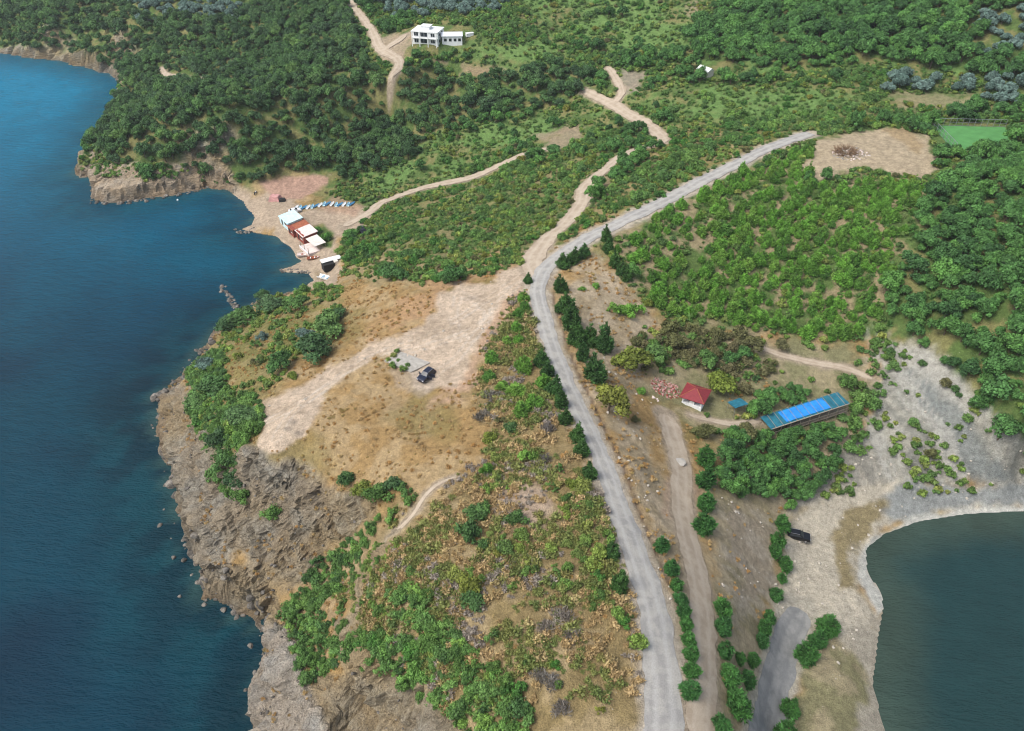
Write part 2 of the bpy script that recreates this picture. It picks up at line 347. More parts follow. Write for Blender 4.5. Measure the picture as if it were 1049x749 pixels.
MEADOW = [[(530,-5),(700,-5),(720,45),(650,60),(600,48),(560,36)], [(620,102),(720,85),(860,88),(905,102),(820,125),(720,125)], [(410,152),(480,135),(560,115),(610,112),(640,130),(560,146),(480,165),(420,182)], [(720,58),(800,58),(800,85),(730,85)], [(370,180),(470,150),(500,165),(420,195),(380,200)], [(905,60),(960,55),(985,75),(930,80)], [(460,60),(540,72),(600,60),(560,40),(480,50)]]
Z = {}
Z['north'] = [(-60,-60),(1109,-60),(1109,500),(1049,470),(1000,430),(940,370),(900,345),(850,350),(770,340),(690,335),(650,300),(620,260),(590,240),(640,225),(620,215),(560,262),(500,282),(430,290),(370,285),(345,262),(362,225),(310,180),(235,190),(90,180),(-60,90)]
Z['headland_s'] = [(355,290),(345,330),(300,370),(285,395),(260,415),(262,445),(225,470),(195,440),(200,380),(240,320),(300,296)]
Z['scrubmid'] = [(650,150),(700,130),(820,130),(700,190),(600,235),(590,225),(615,195)]
put(zone(Z['north'], 10, 22), green)
put(zone(Z['headland_s'], 8, 18), green*.4+dry*.6)
put(zone(Z['scrubmid'], 6, 14), green*.5+dry*.5)
# south-facing brush slopes: browner, with grey litter
put(zone([(372,236),(440,205),(575,162),(650,152),(600,178),(575,225),(545,248),(470,272),(395,290),(350,285),(348,262)], 6, 16), c3(.27, .22, .11), .65*sst(.42, .55, fbm(TX, TY, 7, 4, 54)))
heath = c3(.23, .185, .09)*(1-sst(.45, .6, mid))+c3(.33, .26, .145)*sst(.45, .6, mid)
put(zone([(400,520),(470,490),(560,470),(620,520),(655,600),(670,749),(670,809),(430,809),(420,700),(340,600),(380,560)], 14, 30), heath, .75)
put(zone([(480,300),(540,290),(560,330),(600,450),(600,480),(520,480),(490,420),(500,360)], 8, 20), heath, .7)
pz = zone([(618,240),(700,205),(830,148),(960,192),(900,318),(850,352),(760,340),(672,318),(640,285)], 8, 16)
put(pz*sst(.40, .56, mid[:, 0]), c3(.33, .26, .16), .75)
mdw = np.zeros(TX.size)
for q in MEADOW: mdw = np.maximum(mdw, zone(q, 8, 18))
put(mdw*sst(.35, .55, fbm(TX, TY, 12, 4, 57)+.08), c3(.14, .24, .07), .9)
put(zone([(350,285),(352,268),(400,262),(460,270),(500,268),(545,250),(545,262),(500,285),(440,295)], 6, 14), c3(.36, .27, .15), .7)
# valley, hut side
tan = c3(.34, .27, .17)*(1-sst(.45, .6, mid))+c3(.42, .34, .235)*sst(.45, .6, mid)
put(zone([(575,300),(600,262),(640,290),(670,330),(680,360),(640,420),(680,480),(700,560),(712,650),(700,809),(690,600),(640,470),(600,380)], 6, 18), tan)
put(zone([(690,335),(870,350),(900,400),(880,440),(760,470),(700,430),(660,400),(670,350)], 10, 20), tan*.55+green*.45)
put(zone([(720,480),(880,440),(930,500),(840,520),(800,560),(790,640),(770,700),(740,809),(725,809),(730,650)], 8, 22), tan*.8+green*.2)
put(zone([(745,510),(795,545),(790,610),(760,620),(745,570)], 5, 16), c3(.35, .29, .21))
grey = c3(.27, .265, .225)*(1-sst(.4, .65, mid))+c3(.37, .35, .29)*sst(.4, .65, mid)
put(zone([(905,350),(945,360),(990,400),(1020,430),(1060,450),(1109,470),(1109,500),(1000,498),(900,500),(870,470),(890,430),(900,400)], 7, 18), grey)
put(zone([(925,385),(950,385),(1000,440),(1045,500),(990,500),(955,440)], 7, 14), c3(.19, .21, .205), .75)
put(zone([(870,455),(905,470),(900,500),(850,510),(800,530),(830,500)], 5, 14), c3(.36, .33, .27))
zn_ = zone([(890,340),(945,350),(1000,400),(1060,450),(1120,480),(1120,500),(1000,500),(870,500),(860,470),(890,430)], 7, 12)
run = fbm(TX*1.0+TY*.35+4*(fbm(TX, TY, 14, 2, 15)-.5), TY*.12, 2.2, 4, 16)
put(zn_*sst(.5, .62, run), c3(.40, .385, .34), .75); put(zn_*sst(.46, .36, run), c3(.16, .165, .15), .4)
zb_ = zone([(735,500),(800,530),(800,600),(790,640),(760,650),(735,600)], 6, 12)
put(zb_*sst(.5, .6, fbm(TX*.5, TY, 1.8, 4, 17)), c3(.44, .38, .30), .5)
# beaches
sand = c3(.47, .42, .33)*(.9+.2*fin)
put(zone([(800,545),(830,515),(870,500),(930,492),(1000,495),(1109,490),(1109,530),(1049,524),(990,527),(930,527),(890,556),(880,600),(900,640),(870,690),(850,640),(820,640),(800,700),(790,809),(740,809),(790,640),(800,600)], 5, 12), sand)
put(zone([(930,492),(1000,497),(1109,488),(1109,520),(990,520),(915,535),(895,520)], 6, 10), c3(.27, .28, .265))
put(zone([(845,545),(875,520),(905,515),(905,530),(880,555),(872,590),(885,610),(860,600)], 5, 14), c3(.27, .22, .12))
put(zone([(1109,516),(990,520),(935,530),(893,552),(880,572),(880,595),(900,630),(912,620),(900,600),(890,585),(892,562),(930,545),(1000,535),(1109,532)], 3, 5), c3(.50, .49, .44))
put(zone([(850,660),(960,600),(960,809),(850,809)], 6, 10), sand*.8)
put(zone([(820,640),(850,640),(890,700),(870,809),(800,809),(815,720)], 6, 14), tan*.6+green*.4)
put(zone([(200,180),(240,186),(262,205),(285,185),(340,178),(300,200),(310,215),(365,212),(385,216),(375,232),(345,245),(345,262),(352,275),(345,292),(318,296),(300,285),(282,272),(280,235),(250,240),(240,205),(215,195)], 3, 6), c3(.42, .33, .24)*(.9+.2*fin))
put(zone([(266,187),(285,182),(335,178),(338,188),(312,200),(300,205),(285,205)], 2, 5), c3(.42, .27, .2))
put(zone([(345,200),(372,212),(362,222),(340,218),(325,214)], 2, 4), c3(.4, .26, .18), .7)
put(zone([(316,232),(330,228),(343,240),(340,255),(330,252)], 2, 3), green)
# orange earth by the plateau track, then the pale compacted lot
put(zone([(380,340),(430,290),(460,270),(520,265),(545,262),(540,285),(470,300),(430,330)], 8, 26), c3(.42, .26, .14), .8)
put(zone([(500,300),(535,285),(530,310),(505,360),(480,400),(440,415),(455,390),(480,360)], 7, 16), c3(.47, .32, .22), .85)
pale = c3(.50, .42, .335)*(.88+.24*mid)
Z['lot'] = [(552,262),(556,285),(535,292),(515,305),(498,340),(485,368),(468,392),(440,402),(424,396),(420,380),(408,366),(385,366),(358,382),(336,400),(324,425),(312,445),(288,462),(264,460),(268,432),(268,410),(295,402),(338,378),(390,350),(432,335),(446,318),(448,302),(462,294),(500,288),(530,272)]
put(zone(Z['lot'], 3.5, 8), pale*c3(1.06, 1.0, .93))
put(zone([(400,378),(425,378),(450,398),(430,406),(405,398)], 3, 6), pale*.8, .5)
for a, b, rr, cc, ss in ((700,505,26,(.42,.3,.21),.8),(520,490,22,(.45,.33,.24),.8),(540,515,20,(.42,.31,.23),.8),(590,440,10,(.4,.3,.2),.6),(400,560,9,(.44,.32,.22),.4),(330,690,9,(.4,.37,.32),.8)):
    put(zone([(a+rr*math.cos(q)*.8, b+rr*math.sin(q)) for q in np.linspace(0, 6.28, 9)[:-1]], 6, 18), c3(*cc), ss)
put(zone([(500,480),(530,475),(555,500),(565,540),(550,560),(525,530),(505,510)], 5, 16), c3(.42, .32, .235), .85)
LT = [smooth_line([(a, b, .5) for a, b in q]) for q in ([(552,272),(520,292),(480,318),(440,345),(400,358),(360,378),(325,402),(298,425),(282,450)], [(548,282),(515,312),(490,340),(468,368),(445,385)], [(556,282),(525,296),(495,330),(450,352),(400,366),(350,388),(310,412),(276,430)], [(470,300),(465,330),(480,350),(500,320),(470,300)])]
for q in LT:
    LINES['_t'] = q; dd = np.abs(road_d(['_t'], TX, TY)-.55); del LINES['_t']
    put(sst(.34, .08, dd+jy*.5)*zone(Z['lot'], 4, 0), c3(.60, .52, .43), .55)
put(zone(Z['lot'], 3, 0)*sst(.56, .66, fbm(TX, TY, 5, 4, 177)), c3(.40, .31, .22), .6)
for a, b, r0 in ((483,305,5),(487,316,3),(300,432,5),(305,444,4),(296,440,3)):
    put(zone([(a+r0*math.cos(q), b+r0*.5*math.sin(q)) for q in np.linspace(0, 6.28, 9)[:-1]], 2, 5), c3(.25, .21, .17), .6)
# clearing with the rubble heap, and the field
put(zone([(838,142),(870,138),(910,132),(950,140),(962,165),(950,182),(915,178),(880,172),(840,185),(822,175)], 3, 9), c3(.42, .34, .23)*(.85+.3*fin))
put(zone([(905,133),(925,128),(950,150),(940,160)], 3, 6), c3(.34, .24, .12), .6)
for poly, cc in (([(395,55),(420,60),(500,68),(520,75),(480,78),(450,62)], (.34,.25,.16)), ([(388,38),(410,35),(420,28),(425,36),(415,52),(405,66),(395,62)], (.42,.31,.23)),
                 ([(700,0),(722,0),(720,20),(705,14)], (.3,.24,.15)), ([(545,140),(590,130),(600,142),(565,155)], (.33,.25,.18)), ([(635,70),(665,72),(655,92),(638,95)], (.33,.27,.22)),
                 ([(905,98),(1000,95),(1005,112),(960,118),(930,112)], (.3,.26,.15)), ([(600,180),(640,178),(625,198),(602,210)], (.34,.25,.16)), ([(500,16),(530,14),(515,35),(500,30)], (.3,.24,.15))):
    put(zone(poly, 4, 12), c3(*cc), .75)
# road shoulders
sh = road_d(['main'], TX, TY); put(sst(2.2, .2, sh+jy*2.4), c3(.44, .38, .30))
put(sst(5.5, 2, np.abs(sh-0)+0)*0, tan)
sh = road_d(['lower'], TX, TY); put(sst(1.8, .2, sh+jy*2.2), c3(.44, .40, .32))
sh = road_d([k for k in LINES if k not in ('main', 'lower')], TX, TY); put(sst(1.1, -.1, sh+jy*1.5), c3(.37, .30, .22))
# a washed rut beside the main road's outer edge
rm = LINES['main']
dr = np.abs(road_d(['main'], TX, TY)-1.7)
rut = sst(.45, .1, dr+jy*.4)*zone([(560,300),(600,300),(650,470),(690,560),(690,600),(640,600),(560,380)], 5, 0)*(1 if True else 0)
# which side of the road: right of the line seen from the south end
xr = np.interp(TY, rm[:80][:, 1][np.argsort(rm[:80][:, 1])], rm[:80][:, 0][np.argsort(rm[:80][:, 1])])
put(rut*(TX > xr), c3(.16, .11, .075), .8)
TZ = TZ-rut*(TX > xr)*.35
# rock where it is steep
td = bil(Dg, TX, TY)
gyg, gxg = np.gradient(np.where(Dg > 0, np.minimum(np.maximum(Hg, .25), .05+Dg*4.5), np.maximum(-7, Dg*.3)), GS)
nx_ = -bil(gxg, TX, TY); ny_ = -bil(gyg, TX, TY); sl_ = np.hypot(nx_, ny_)
left = sst(20, -10, TX)
rock = sst(.75, 1.15, sl_+(mid[:, 0]-.5)*.5)*(td > 0)*left*np.where(TY > 205, sst(16, 10, td), 1)
shore = sst(3.2, 1.2, td)*(td > -4)*left*(1-zone([(235,195),(300,190),(330,300),(290,296),(240,240)], 6, 0))
rock = np.maximum(rock, shore)
rock = np.maximum(rock, zone([(95,150),(92,208),(130,210),(215,196),(235,188),(200,172),(150,168),(108,168)], 3, 6)*.9)
rock = np.maximum(rock, zone([(332,605),(345,600),(352,640),(348,655),(338,640)], 2, 3))
rock = np.maximum(rock, zone([(150,400),(190,390),(215,440),(235,480),(265,470),(380,520),(380,545),(300,640),(200,610),(160,480)], 6, 12)*sst(.1, .4, sl_))
rock = np.maximum(rock, zone([(255,640),(300,640),(312,690),(400,690),(470,735),(480,809),(230,809)], 4, 10))
rock = rock*(1-.75*zone([(300,600),(350,545),(420,500),(425,530),(385,580),(350,640),(345,690),(310,690),(300,650),(285,630)], 5, 12))
rcol = c3(.46, .385, .235)*(1-sst(.4, .6, big))+c3(.43, .41, .34)*sst(.4, .6, big)
put(rock, rcol, .9)
put(zone([(255,640),(305,640),(315,690),(345,809),(250,809)], 5, 8)*rock, c3(.58, .57, .53), .9)
put(zone([(80,150),(240,175),(250,200),(92,212)], 4, 6)*rock, c3(.62, .5, .37), .9)
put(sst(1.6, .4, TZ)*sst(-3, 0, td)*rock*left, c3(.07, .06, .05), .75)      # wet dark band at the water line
# fine displacement of the rock
fx = (fbm3(TX, TY, TZ*1.8, 7, 4, 81)-.5); fy = 1-np.abs(2*fbm3(TX+3*fx, TY, TZ*2.2, 3.2, 4, 91)-1)
fz = 1-np.abs(2*fbm3(TX, TY-2*fx, TZ*2.6, 1.3, 3, 95)-1)
w1_ = 2.2*(fbm3(TX, TY, TZ, 5, 3, 201)-.5); w2_ = 2.2*(fbm3(TX, TY, TZ, 4, 3, 202)-.5)
def blocks(sc_, seed):
    return _h(np.floor((TX*.45-TY*.25+TZ*1.0)/(1.1*sc_)+w1_/sc_), np.floor((TX*.8+TY*.6)/(2.0*sc_)+w2_/sc_), np.floor((TX*.6-TY*.8)/(2.3*sc_)-w1_/sc_), seed)-.5
blk = blocks(2.6, 3)*3.2+blocks(1.1, 4)*1.1
amp = rock*(sst(0, 2, td))*(blk*(1-.6*sst(.5, .2, sl_))+fx*2.4+(fy-.75)*1.6+(fz-.75)*.5)*(1-.3*sst(.35,.15,sl_))
amp_old = 0*(fx*4.5+(fy-.75)*4.2+(fz-.75)*1.5)*(1-.5*sst(.35,.15,sl_))
L_ = np.maximum(sl_, .35)
VX = TX+nx_/L_*amp*.85; VY = TY+ny_/L_*amp*.85; VZ = TZ+amp*.35+rock*(td > 0)*(vn(TX*1.1, TY*1.1, None, 5)-.5)*.7
tm = np_mesh('ground', np.stack([VX, VY, VZ], 1), grid_faces(len(ax), len(ay)), True)
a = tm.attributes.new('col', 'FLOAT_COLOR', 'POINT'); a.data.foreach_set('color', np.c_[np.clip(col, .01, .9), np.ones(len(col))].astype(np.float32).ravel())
a = tm.attributes.new('rock', 'FLOAT', 'POINT'); a.data.foreach_set('value', rock.astype(np.float32))
fr = rock[grid_faces(len(ax), len(ay))].mean(1); tm.polygons.foreach_set('use_smooth', fr < .35)
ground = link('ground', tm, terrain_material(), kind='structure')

# ------------------------------------------------------------------ sea
def sea_material():
    m, n, b, o = new_mat('sea_water')
    geo = N(n, 'ShaderNodeNewGeometry'); pos = geo.outputs['Position']
    ca = N(n, 'ShaderNodeAttribute', attribute_name='col')
    ns = noise_n(n, .12, 5, .65, pos); f = maprange(n, ns.outputs[0], .3, .7, .9, 1.1)
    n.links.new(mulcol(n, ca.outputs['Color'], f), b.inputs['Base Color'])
    mp = N(n, 'ShaderNodeMapping'); mp.inputs['Rotation'].default_value = (0, 0, R_(20)); mp.inputs['Scale'].default_value = (.55, 1.25, 1); n.links.new(pos, mp.inputs[0])
    w1 = noise_n(n, 1.9, 4, .65, mp.outputs[0]); w2 = noise_n(n, .5, 2, .5, mp.outputs[0])
    ad = N(n, 'ShaderNodeMath', operation='MULTIPLY_ADD'); n.links.new(w2.outputs[0], ad.inputs[0]); ad.inputs[1].default_value = 1.5; n.links.new(w1.outputs[0], ad.inputs[2])
    bp = N(n, 'ShaderNodeBump'); bp.inputs['Distance'].default_value = .36; bp.inputs['Strength'].default_value = 1; n.links.new(ad.outputs[0], bp.inputs['Height']); n.links.new(bp.outputs[0], b.inputs['Normal'])
    b.inputs['Roughness'].default_value = .18; b.inputs['Specular IOR Level'].default_value = .13; b.inputs['IOR'].default_value = 1.33
    return m
sx = axis([(-9000, -1000, 800), (-1000, -360, 40), (-360, 140, 2.2), (140, 1000, 40), (1000, 9000, 800)])
sy = axis([(-3000, 0, 300), (0, 55, 5), (55, 420, 2.2), (420, 1000, 20), (1000, 9000, 800)])
SX, SY = np.meshgrid(sx, sy); SX = SX.ravel(); SY = SY.ravel()
sdg = -bil(Dg, SX, SY); sdg[(np.abs(SX) > 420) | (SY > 640)] = 60
deep = fbm(SX, SY, 45, 4, 11)[:, None]; pat = fbm(SX, SY, 5, 4, 21)[:, None]
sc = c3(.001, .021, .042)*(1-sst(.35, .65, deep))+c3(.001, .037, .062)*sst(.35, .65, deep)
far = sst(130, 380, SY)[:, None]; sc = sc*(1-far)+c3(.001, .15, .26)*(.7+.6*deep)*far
nb = sst(26, 3, sdg)[:, None]
sc = sc*(1-nb*.5)+(c3(.003, .036, .042)*(.3+1.0*sst(.4, .62, pat)))*nb*.5      # weed and stones showing on the shallow bed
edge = sst(4, 0, sdg)[:, None]*sst(.3, .6, pat); sc = sc*(1-edge*.5)+c3(.05, .09, .07)*edge*.5
rb = sst(20, 40, SX)[:, None]; sh_w = sst(12, 1, sdg+6*(pat[:, 0]-.5))[:, None]
sc = sc*(1-rb)+(c3(.040, .066, .052)*sh_w*(.7+.6*pat)+c3(.014, .042, .044)*(1-sh_w)*(.92+.16*pat))*rb
sc = sc*.95
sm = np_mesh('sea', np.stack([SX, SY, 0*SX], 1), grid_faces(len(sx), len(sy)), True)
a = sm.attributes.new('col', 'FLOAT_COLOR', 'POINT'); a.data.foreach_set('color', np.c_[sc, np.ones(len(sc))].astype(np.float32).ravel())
link('sea', sm, sea_material(), kind='structure')

# ------------------------------------------------------------------ roads as sheets on the ground
def road_material(name, c1, c2, rutc, stones=.5):
    m, n, b, o = new_mat(name)
    geo = N(n, 'ShaderNodeNewGeometry'); pos = geo.outputs['Position']; ua = N(n, 'ShaderNodeAttribute', attribute_name='across')
    n1 = noise_n(n, .5, 5, .6, pos); n2 = noise_n(n, 6, 3, .7, pos)
    base = mixcol(n, maprange(n, n1.outputs[0], .42, .58, 0, 1), c1, c2)
    wob = N(n, 'ShaderNodeMath', operation='MULTIPLY_ADD'); n.links.new(n1.outputs[0], wob.inputs[0]); wob.inputs[1].default_value = .35; n.links.new(ua.outputs['Fac'], wob.inputs[2])
    sh_ = N(n, 'ShaderNodeMath', operation='SUBTRACT'); n.links.new(wob.outputs[0], sh_.inputs[0]); sh_.inputs[1].default_value = .175
    ab = N(n, 'ShaderNodeMath', operation='ABSOLUTE'); n.links.new(sh_.outputs[0], ab.inputs[0])
    e1 = N(n, 'ShaderNodeMath', operation='SUBTRACT'); n.links.new(ab.outputs[0], e1.inputs[0]); e1.inputs[1].default_value = .42
    e2 = N(n, 'ShaderNodeMath', operation='ABSOLUTE'); n.links.new(e1.outputs[0], e2.inputs[0])
    base = mixcol(n, maprange(n, e2.outputs[0], .05, .24, .55, 0), base, rutc)
    base = mulcol(n, base, maprange(n, n2.outputs[0], .3, .7, .82, 1.18))
    n.links.new(base, b.inputs['Base Color'])
    bp = N(n, 'ShaderNodeBump'); bp.inputs['Distance'].default_value = .06; bp.inputs['Strength'].default_value = .6; n.links.new(n2.outputs[0], bp.inputs['Height']); n.links.new(bp.outputs[0], b.inputs['Normal'])
    return m
M_gravel = road_material('grey_gravel', (.26, .25, .235), (.34, .325, .295), (.39, .38, .355))
M_dirt = road_material('beaten_earth', (.40, .33, .25), (.33, .265, .195), (.44, .37, .29))
M_grey2 = road_material('worn_asphalt', (.20, .20, .192), (.27, .265, .25), (.17, .172, .17))
def road(key, name, mat, label_none=None, lift=.06):
    L = LINES[key]; T = np.gradient(L[:, :2], axis=0); T /= np.linalg.norm(T, axis=1)[:, None]+1e-9
    nrm = np.stack([T[:, 1], -T[:, 0]], 1); K = 9; u = np.linspace(-1, 1, K)
    s = np.cumsum(np.r_[0, np.linalg.norm(np.diff(L[:, :2], axis=0), axis=1)])
    el = 1+.3*(fbm(s, s*0, 2, 4, 5)-.5)*2; er = 1+.3*(fbm(s, s*0+9, 2, 4, 6)-.5)*2
    taper = np.clip(np.minimum(s, s[-1]-s)/2.5+.35, 0, 1) if key not in ('main',) else np.ones(len(s))
    hw = L[:, 2]/2*taper
    off = u[None, :]*np.where(u[None, :] < 0, (hw*el)[:, None], (hw*er)[:, None])
    X = L[:, 0][:, None]+nrm[:, 0][:, None]*off; Y = L[:, 1][:, None]+nrm[:, 1][:, None]*off
    far_ = np.clip((Y-120)/250, 0, 1)
    Zs = height(X.ravel(), Y.ravel()).reshape(X.shape)+lift+far_*.22
    me = np_mesh(name, np.stack([X.ravel(), Y.ravel(), Zs.ravel()], 1), grid_faces(K, len(L))[:, ::-1], True)
    a = me.attributes.new('across', 'FLOAT', 'POINT'); a.data.foreach_set('value', np.tile(u, len(L)).astype(np.float32))
    return link(name, me, mat, kind='structure')
road('main', 'gravel_road', M_gravel)
road('lower', 'asphalt_road', M_grey2)
for k, nm in (('ridge', 'dirt_track'), ('north', 'dirt_track'), ('fork', 'dirt_track'), ('beach', 'dirt_track'), ('top', 'dirt_track'), ('house', 'dirt_track'), ('head', 'dirt_track'), ('lane', 'dirt_track'), ('foot', 'footpath'), ('slope', 'footpath'), ('yard', 'footpath')):
    road(k, nm, M_dirt, lift=.05 if k != 'fork' else .09)

# ------------------------------------------------------------------ foliage
def ico(sub):
    import bmesh
    bm = bmesh.new(); bmesh.ops.create_icosphere(bm, subdivisions=sub, radius=1)
    v = np.array([p.co[:] for p in bm.verts]); f = np.array([[q.index for q in p.verts] for p in bm.faces]); bm.free(); return v, f
ICO1, ICO2 = ico(1), ico(2)
def foliage_material(name, ramp, trans=.25, tv=.6):
    """ramp: leaf albedos; one is picked for each plant, clumps vary around it"""
    m, n, b, o = new_mat(name)
    oi = N(n, 'ShaderNodeObjectInfo'); at_ = N(n, 'ShaderNodeAttribute', attribute_name='tint')
    cr = N(n, 'ShaderNodeValToRGB'); n.links.new(oi.outputs['Random'], cr.inputs[0]); e = cr.color_ramp.elements
    e[0].color = (*ramp[0], 1); e[1].color = (*ramp[-1], 1)
    for i, c in enumerate(ramp[1:-1]):
        k = e.new((i+1)/(len(ramp)-1)); k.color = (*c, 1)
    c = mulcol(n, cr.outputs[0], maprange(n, at_.outputs['Fac'], 0, 1, 1-tv, 1+tv*1.15))
    n.links.new(c, b.inputs['Base Color']); b.inputs['Roughness'].default_value = .65; b.inputs['Specular IOR Level'].default_value = .25
    if trans:
        tr = N(n, 'ShaderNodeBsdfTranslucent'); n.links.new(c, tr.inputs[0]); mx = N(n, 'ShaderNodeMixShader'); mx.inputs[0].default_value = trans
        n.links.new(b.outputs[0], mx.inputs[1]); n.links.new(tr.outputs[0], mx.inputs[2]); n.links.new(mx.outputs[0], o.inputs[0])
    return m
def crown(name, clumps, per, leaf, aspect=1.0, up=.3, core=.82, seed=0, spread=.25, taper_down=False):
    """clumps: rows of x, y, z, r; leaves lie over each clump's ball"""
    r_ = np.random.default_rng(seed); V = []; T = []; F4 = []; F3 = []; nb = 0
    for (x, y, z, r) in clumps:
        ct = r_.random()
        if core:
            v, f = ICO1; vv = v*r*core*(1+(r_.random((len(v), 1))-.5)*.35)+[x, y, z]
            V.append(vv); T.append(np.clip(np.full(len(vv), ct*.5), 0, 1)); F3.append(f+nb); nb += len(vv)
        k = int(per*r*r)+6
        d = r_.normal(size=(k, 3)); d[:, 2] = d[:, 2]*.9+up; d /= np.linalg.norm(d, axis=1)[:, None]
        p = np.array([x, y, z])+d*(r*(1-spread/2+spread*r_.random((k, 1))))
        nn = d+r_.normal(size=(k, 3))*.45; nn /= np.linalg.norm(nn, axis=1)[:, None]
        if aspect > 1.5:      # needles and blades point outwards
            a = d+r_.normal(size=(k, 3))*.35+[0, 0, .35]
        else: a = r_.normal(size=(k, 3))
        a -= nn*np.sum(a*nn, 1)[:, None]*(.3 if aspect > 1.5 else 1); a /= np.linalg.norm(a, axis=1)[:, None]+1e-6
        b = np.cross(nn, a); s = leaf*(.6+.8*r_.random((k, 1)))
        A = a*s*.5*math.sqrt(aspect); B = b*s*.5/math.sqrt(aspect); bend = nn*s*.16
        q = np.stack([p-A, p+B*1.0-A*.1-bend, p+A, p-B-A*.1-bend*r_.random((k, 1))], 1).reshape(-1, 3)
        V.append(q); T.append(np.repeat(np.clip(ct*.6+.4*r_.random(k), 0, 1), 4)); F4.append(np.arange(4*k).reshape(k, 4)+nb); nb += 4*k
    V = np.vstack(V); T = np.concatenate(T); F4 = np.vstack(F4)
    if F3:
        f3 = np.vstack(F3); F4 = np.vstack([F4, np.c_[f3, f3[:, 2:3]]]) if False else F4
    me = bpy.data.meshes.new(name); faces = [tuple(x) for x in F4]+([tuple(x) for x in np.vstack(F3)] if F3 else [])
    me.from_pydata([tuple(x) for x in V], [], faces); a = me.attributes.new('tint', 'FLOAT', 'POINT'); a.data.foreach_set('value', T.astype(np.float32)); me.update()
    return me
def trunk_mesh(name, h, r, limbs, seed=0):
    r_ = np.random.default_rng(seed); V = []; F = []
    def tube(p0, p1, a, b, n=6):
        p0 = np.array(p0); p1 = np.array(p1); d = p1-p0; d = d/np.linalg.norm(d); u = np.cross(d, [0.3, .8, .1]); u /= np.linalg.norm(u); v = np.cross(d, u); base = len(V)
        for p, rr in ((p0, a), ((p0+p1)/2+u*a*.3, (a+b)/2), (p1, b)):
            for i in range(n): V.append(tuple(p+rr*(u*math.cos(i*6.2832/n)+v*math.sin(i*6.2832/n))))
        for s in (0, 1):
            for i in range(n): F.append((base+s*n+i, base+s*n+(i+1) % n, base+s*n+n+(i+1) % n, base+s*n+n+i))
    tube((0, 0, -.6), (0.05, 0, h), r, r*.45)
    for i in range(limbs):
        a = i*2.4+r_.random(); z = h*(.45+.5*i/max(1, limbs))
        tube((0, 0, z*.8), (math.cos(a)*h*.28, math.sin(a)*h*.28, z+h*.22), r*.45, r*.15, 5)
    me = bpy.data.meshes.new(name); me.from_pydata(V, [], F); me.update(); return me
def dome(n, R, Hh, r0, r1, seed, z0=.0):
    r_ = np.random.default_rng(seed); c = []
    for i in range(n):
        a = i*2.399963+r_.random()*.6; q = math.sqrt((i+.3)/n); r = r0+(r1-r0)*r_.random()
        rad = q*R*(.9+.25*r_.random()); z = z0+Hh*math.sqrt(max(0, 1-(q*.93)**2))*(.8+.3*r_.random())
        c.append((rad*math.cos(a), rad*math.sin(a), z, r))
    return c
def cone(levels, R, Hh, seed, z0=.3):
    r_ = np.random.default_rng(seed); c = []
    for k in range(levels):
        t = k/(levels-1); rad = R*(1-t)**.75*(.75 if k == 0 else 1); n = max(1, int(7*(1-t)+.5)); z = z0+t*(Hh-z0)
        for i in range(n):
            a = i*6.2832/n+k*1.1+r_.random()*.5; rr = rad*(.62+.25*r_.random())
            c.append((rr*math.cos(a) if n > 1 else 0, rr*math.sin(a) if n > 1 else 0, z+r_.normal()*.08, max(.17, R*.40*(1-t*.62)*(.8+.4*r_.random()))))
    return c
def warp(c, seed, k=1.0):
    """lopsided crowns: stretch, lean, a lobe or two pushed out, some clumps gone"""
    r_ = np.random.default_rng(seed+900); a = r_.random()*6.28; st = 1+k*r_.uniform(.05, .35); ln = k*r_.uniform(-.12, .12, 2); out = []
    for i, (x, y, z, r) in enumerate(c):
        if r_.random() < .12*k: continue
        u = x*math.cos(a)+y*math.sin(a); v = -x*math.sin(a)+y*math.cos(a); u *= st; v /= st**.6
        q = 1+k*.3*(math.sin(3*math.atan2(v, u)+seed)*.6)
        out.append((u*q+ln[0]*z, v*q+ln[1]*z, z*(1+k*.14*math.sin(2*math.atan2(v, u)+seed*2)), r*r_.uniform(.8, 1.2)))
    return out
bark = paint('bark', (.12, .09, .065), .9, .1, 0, .3, 6)
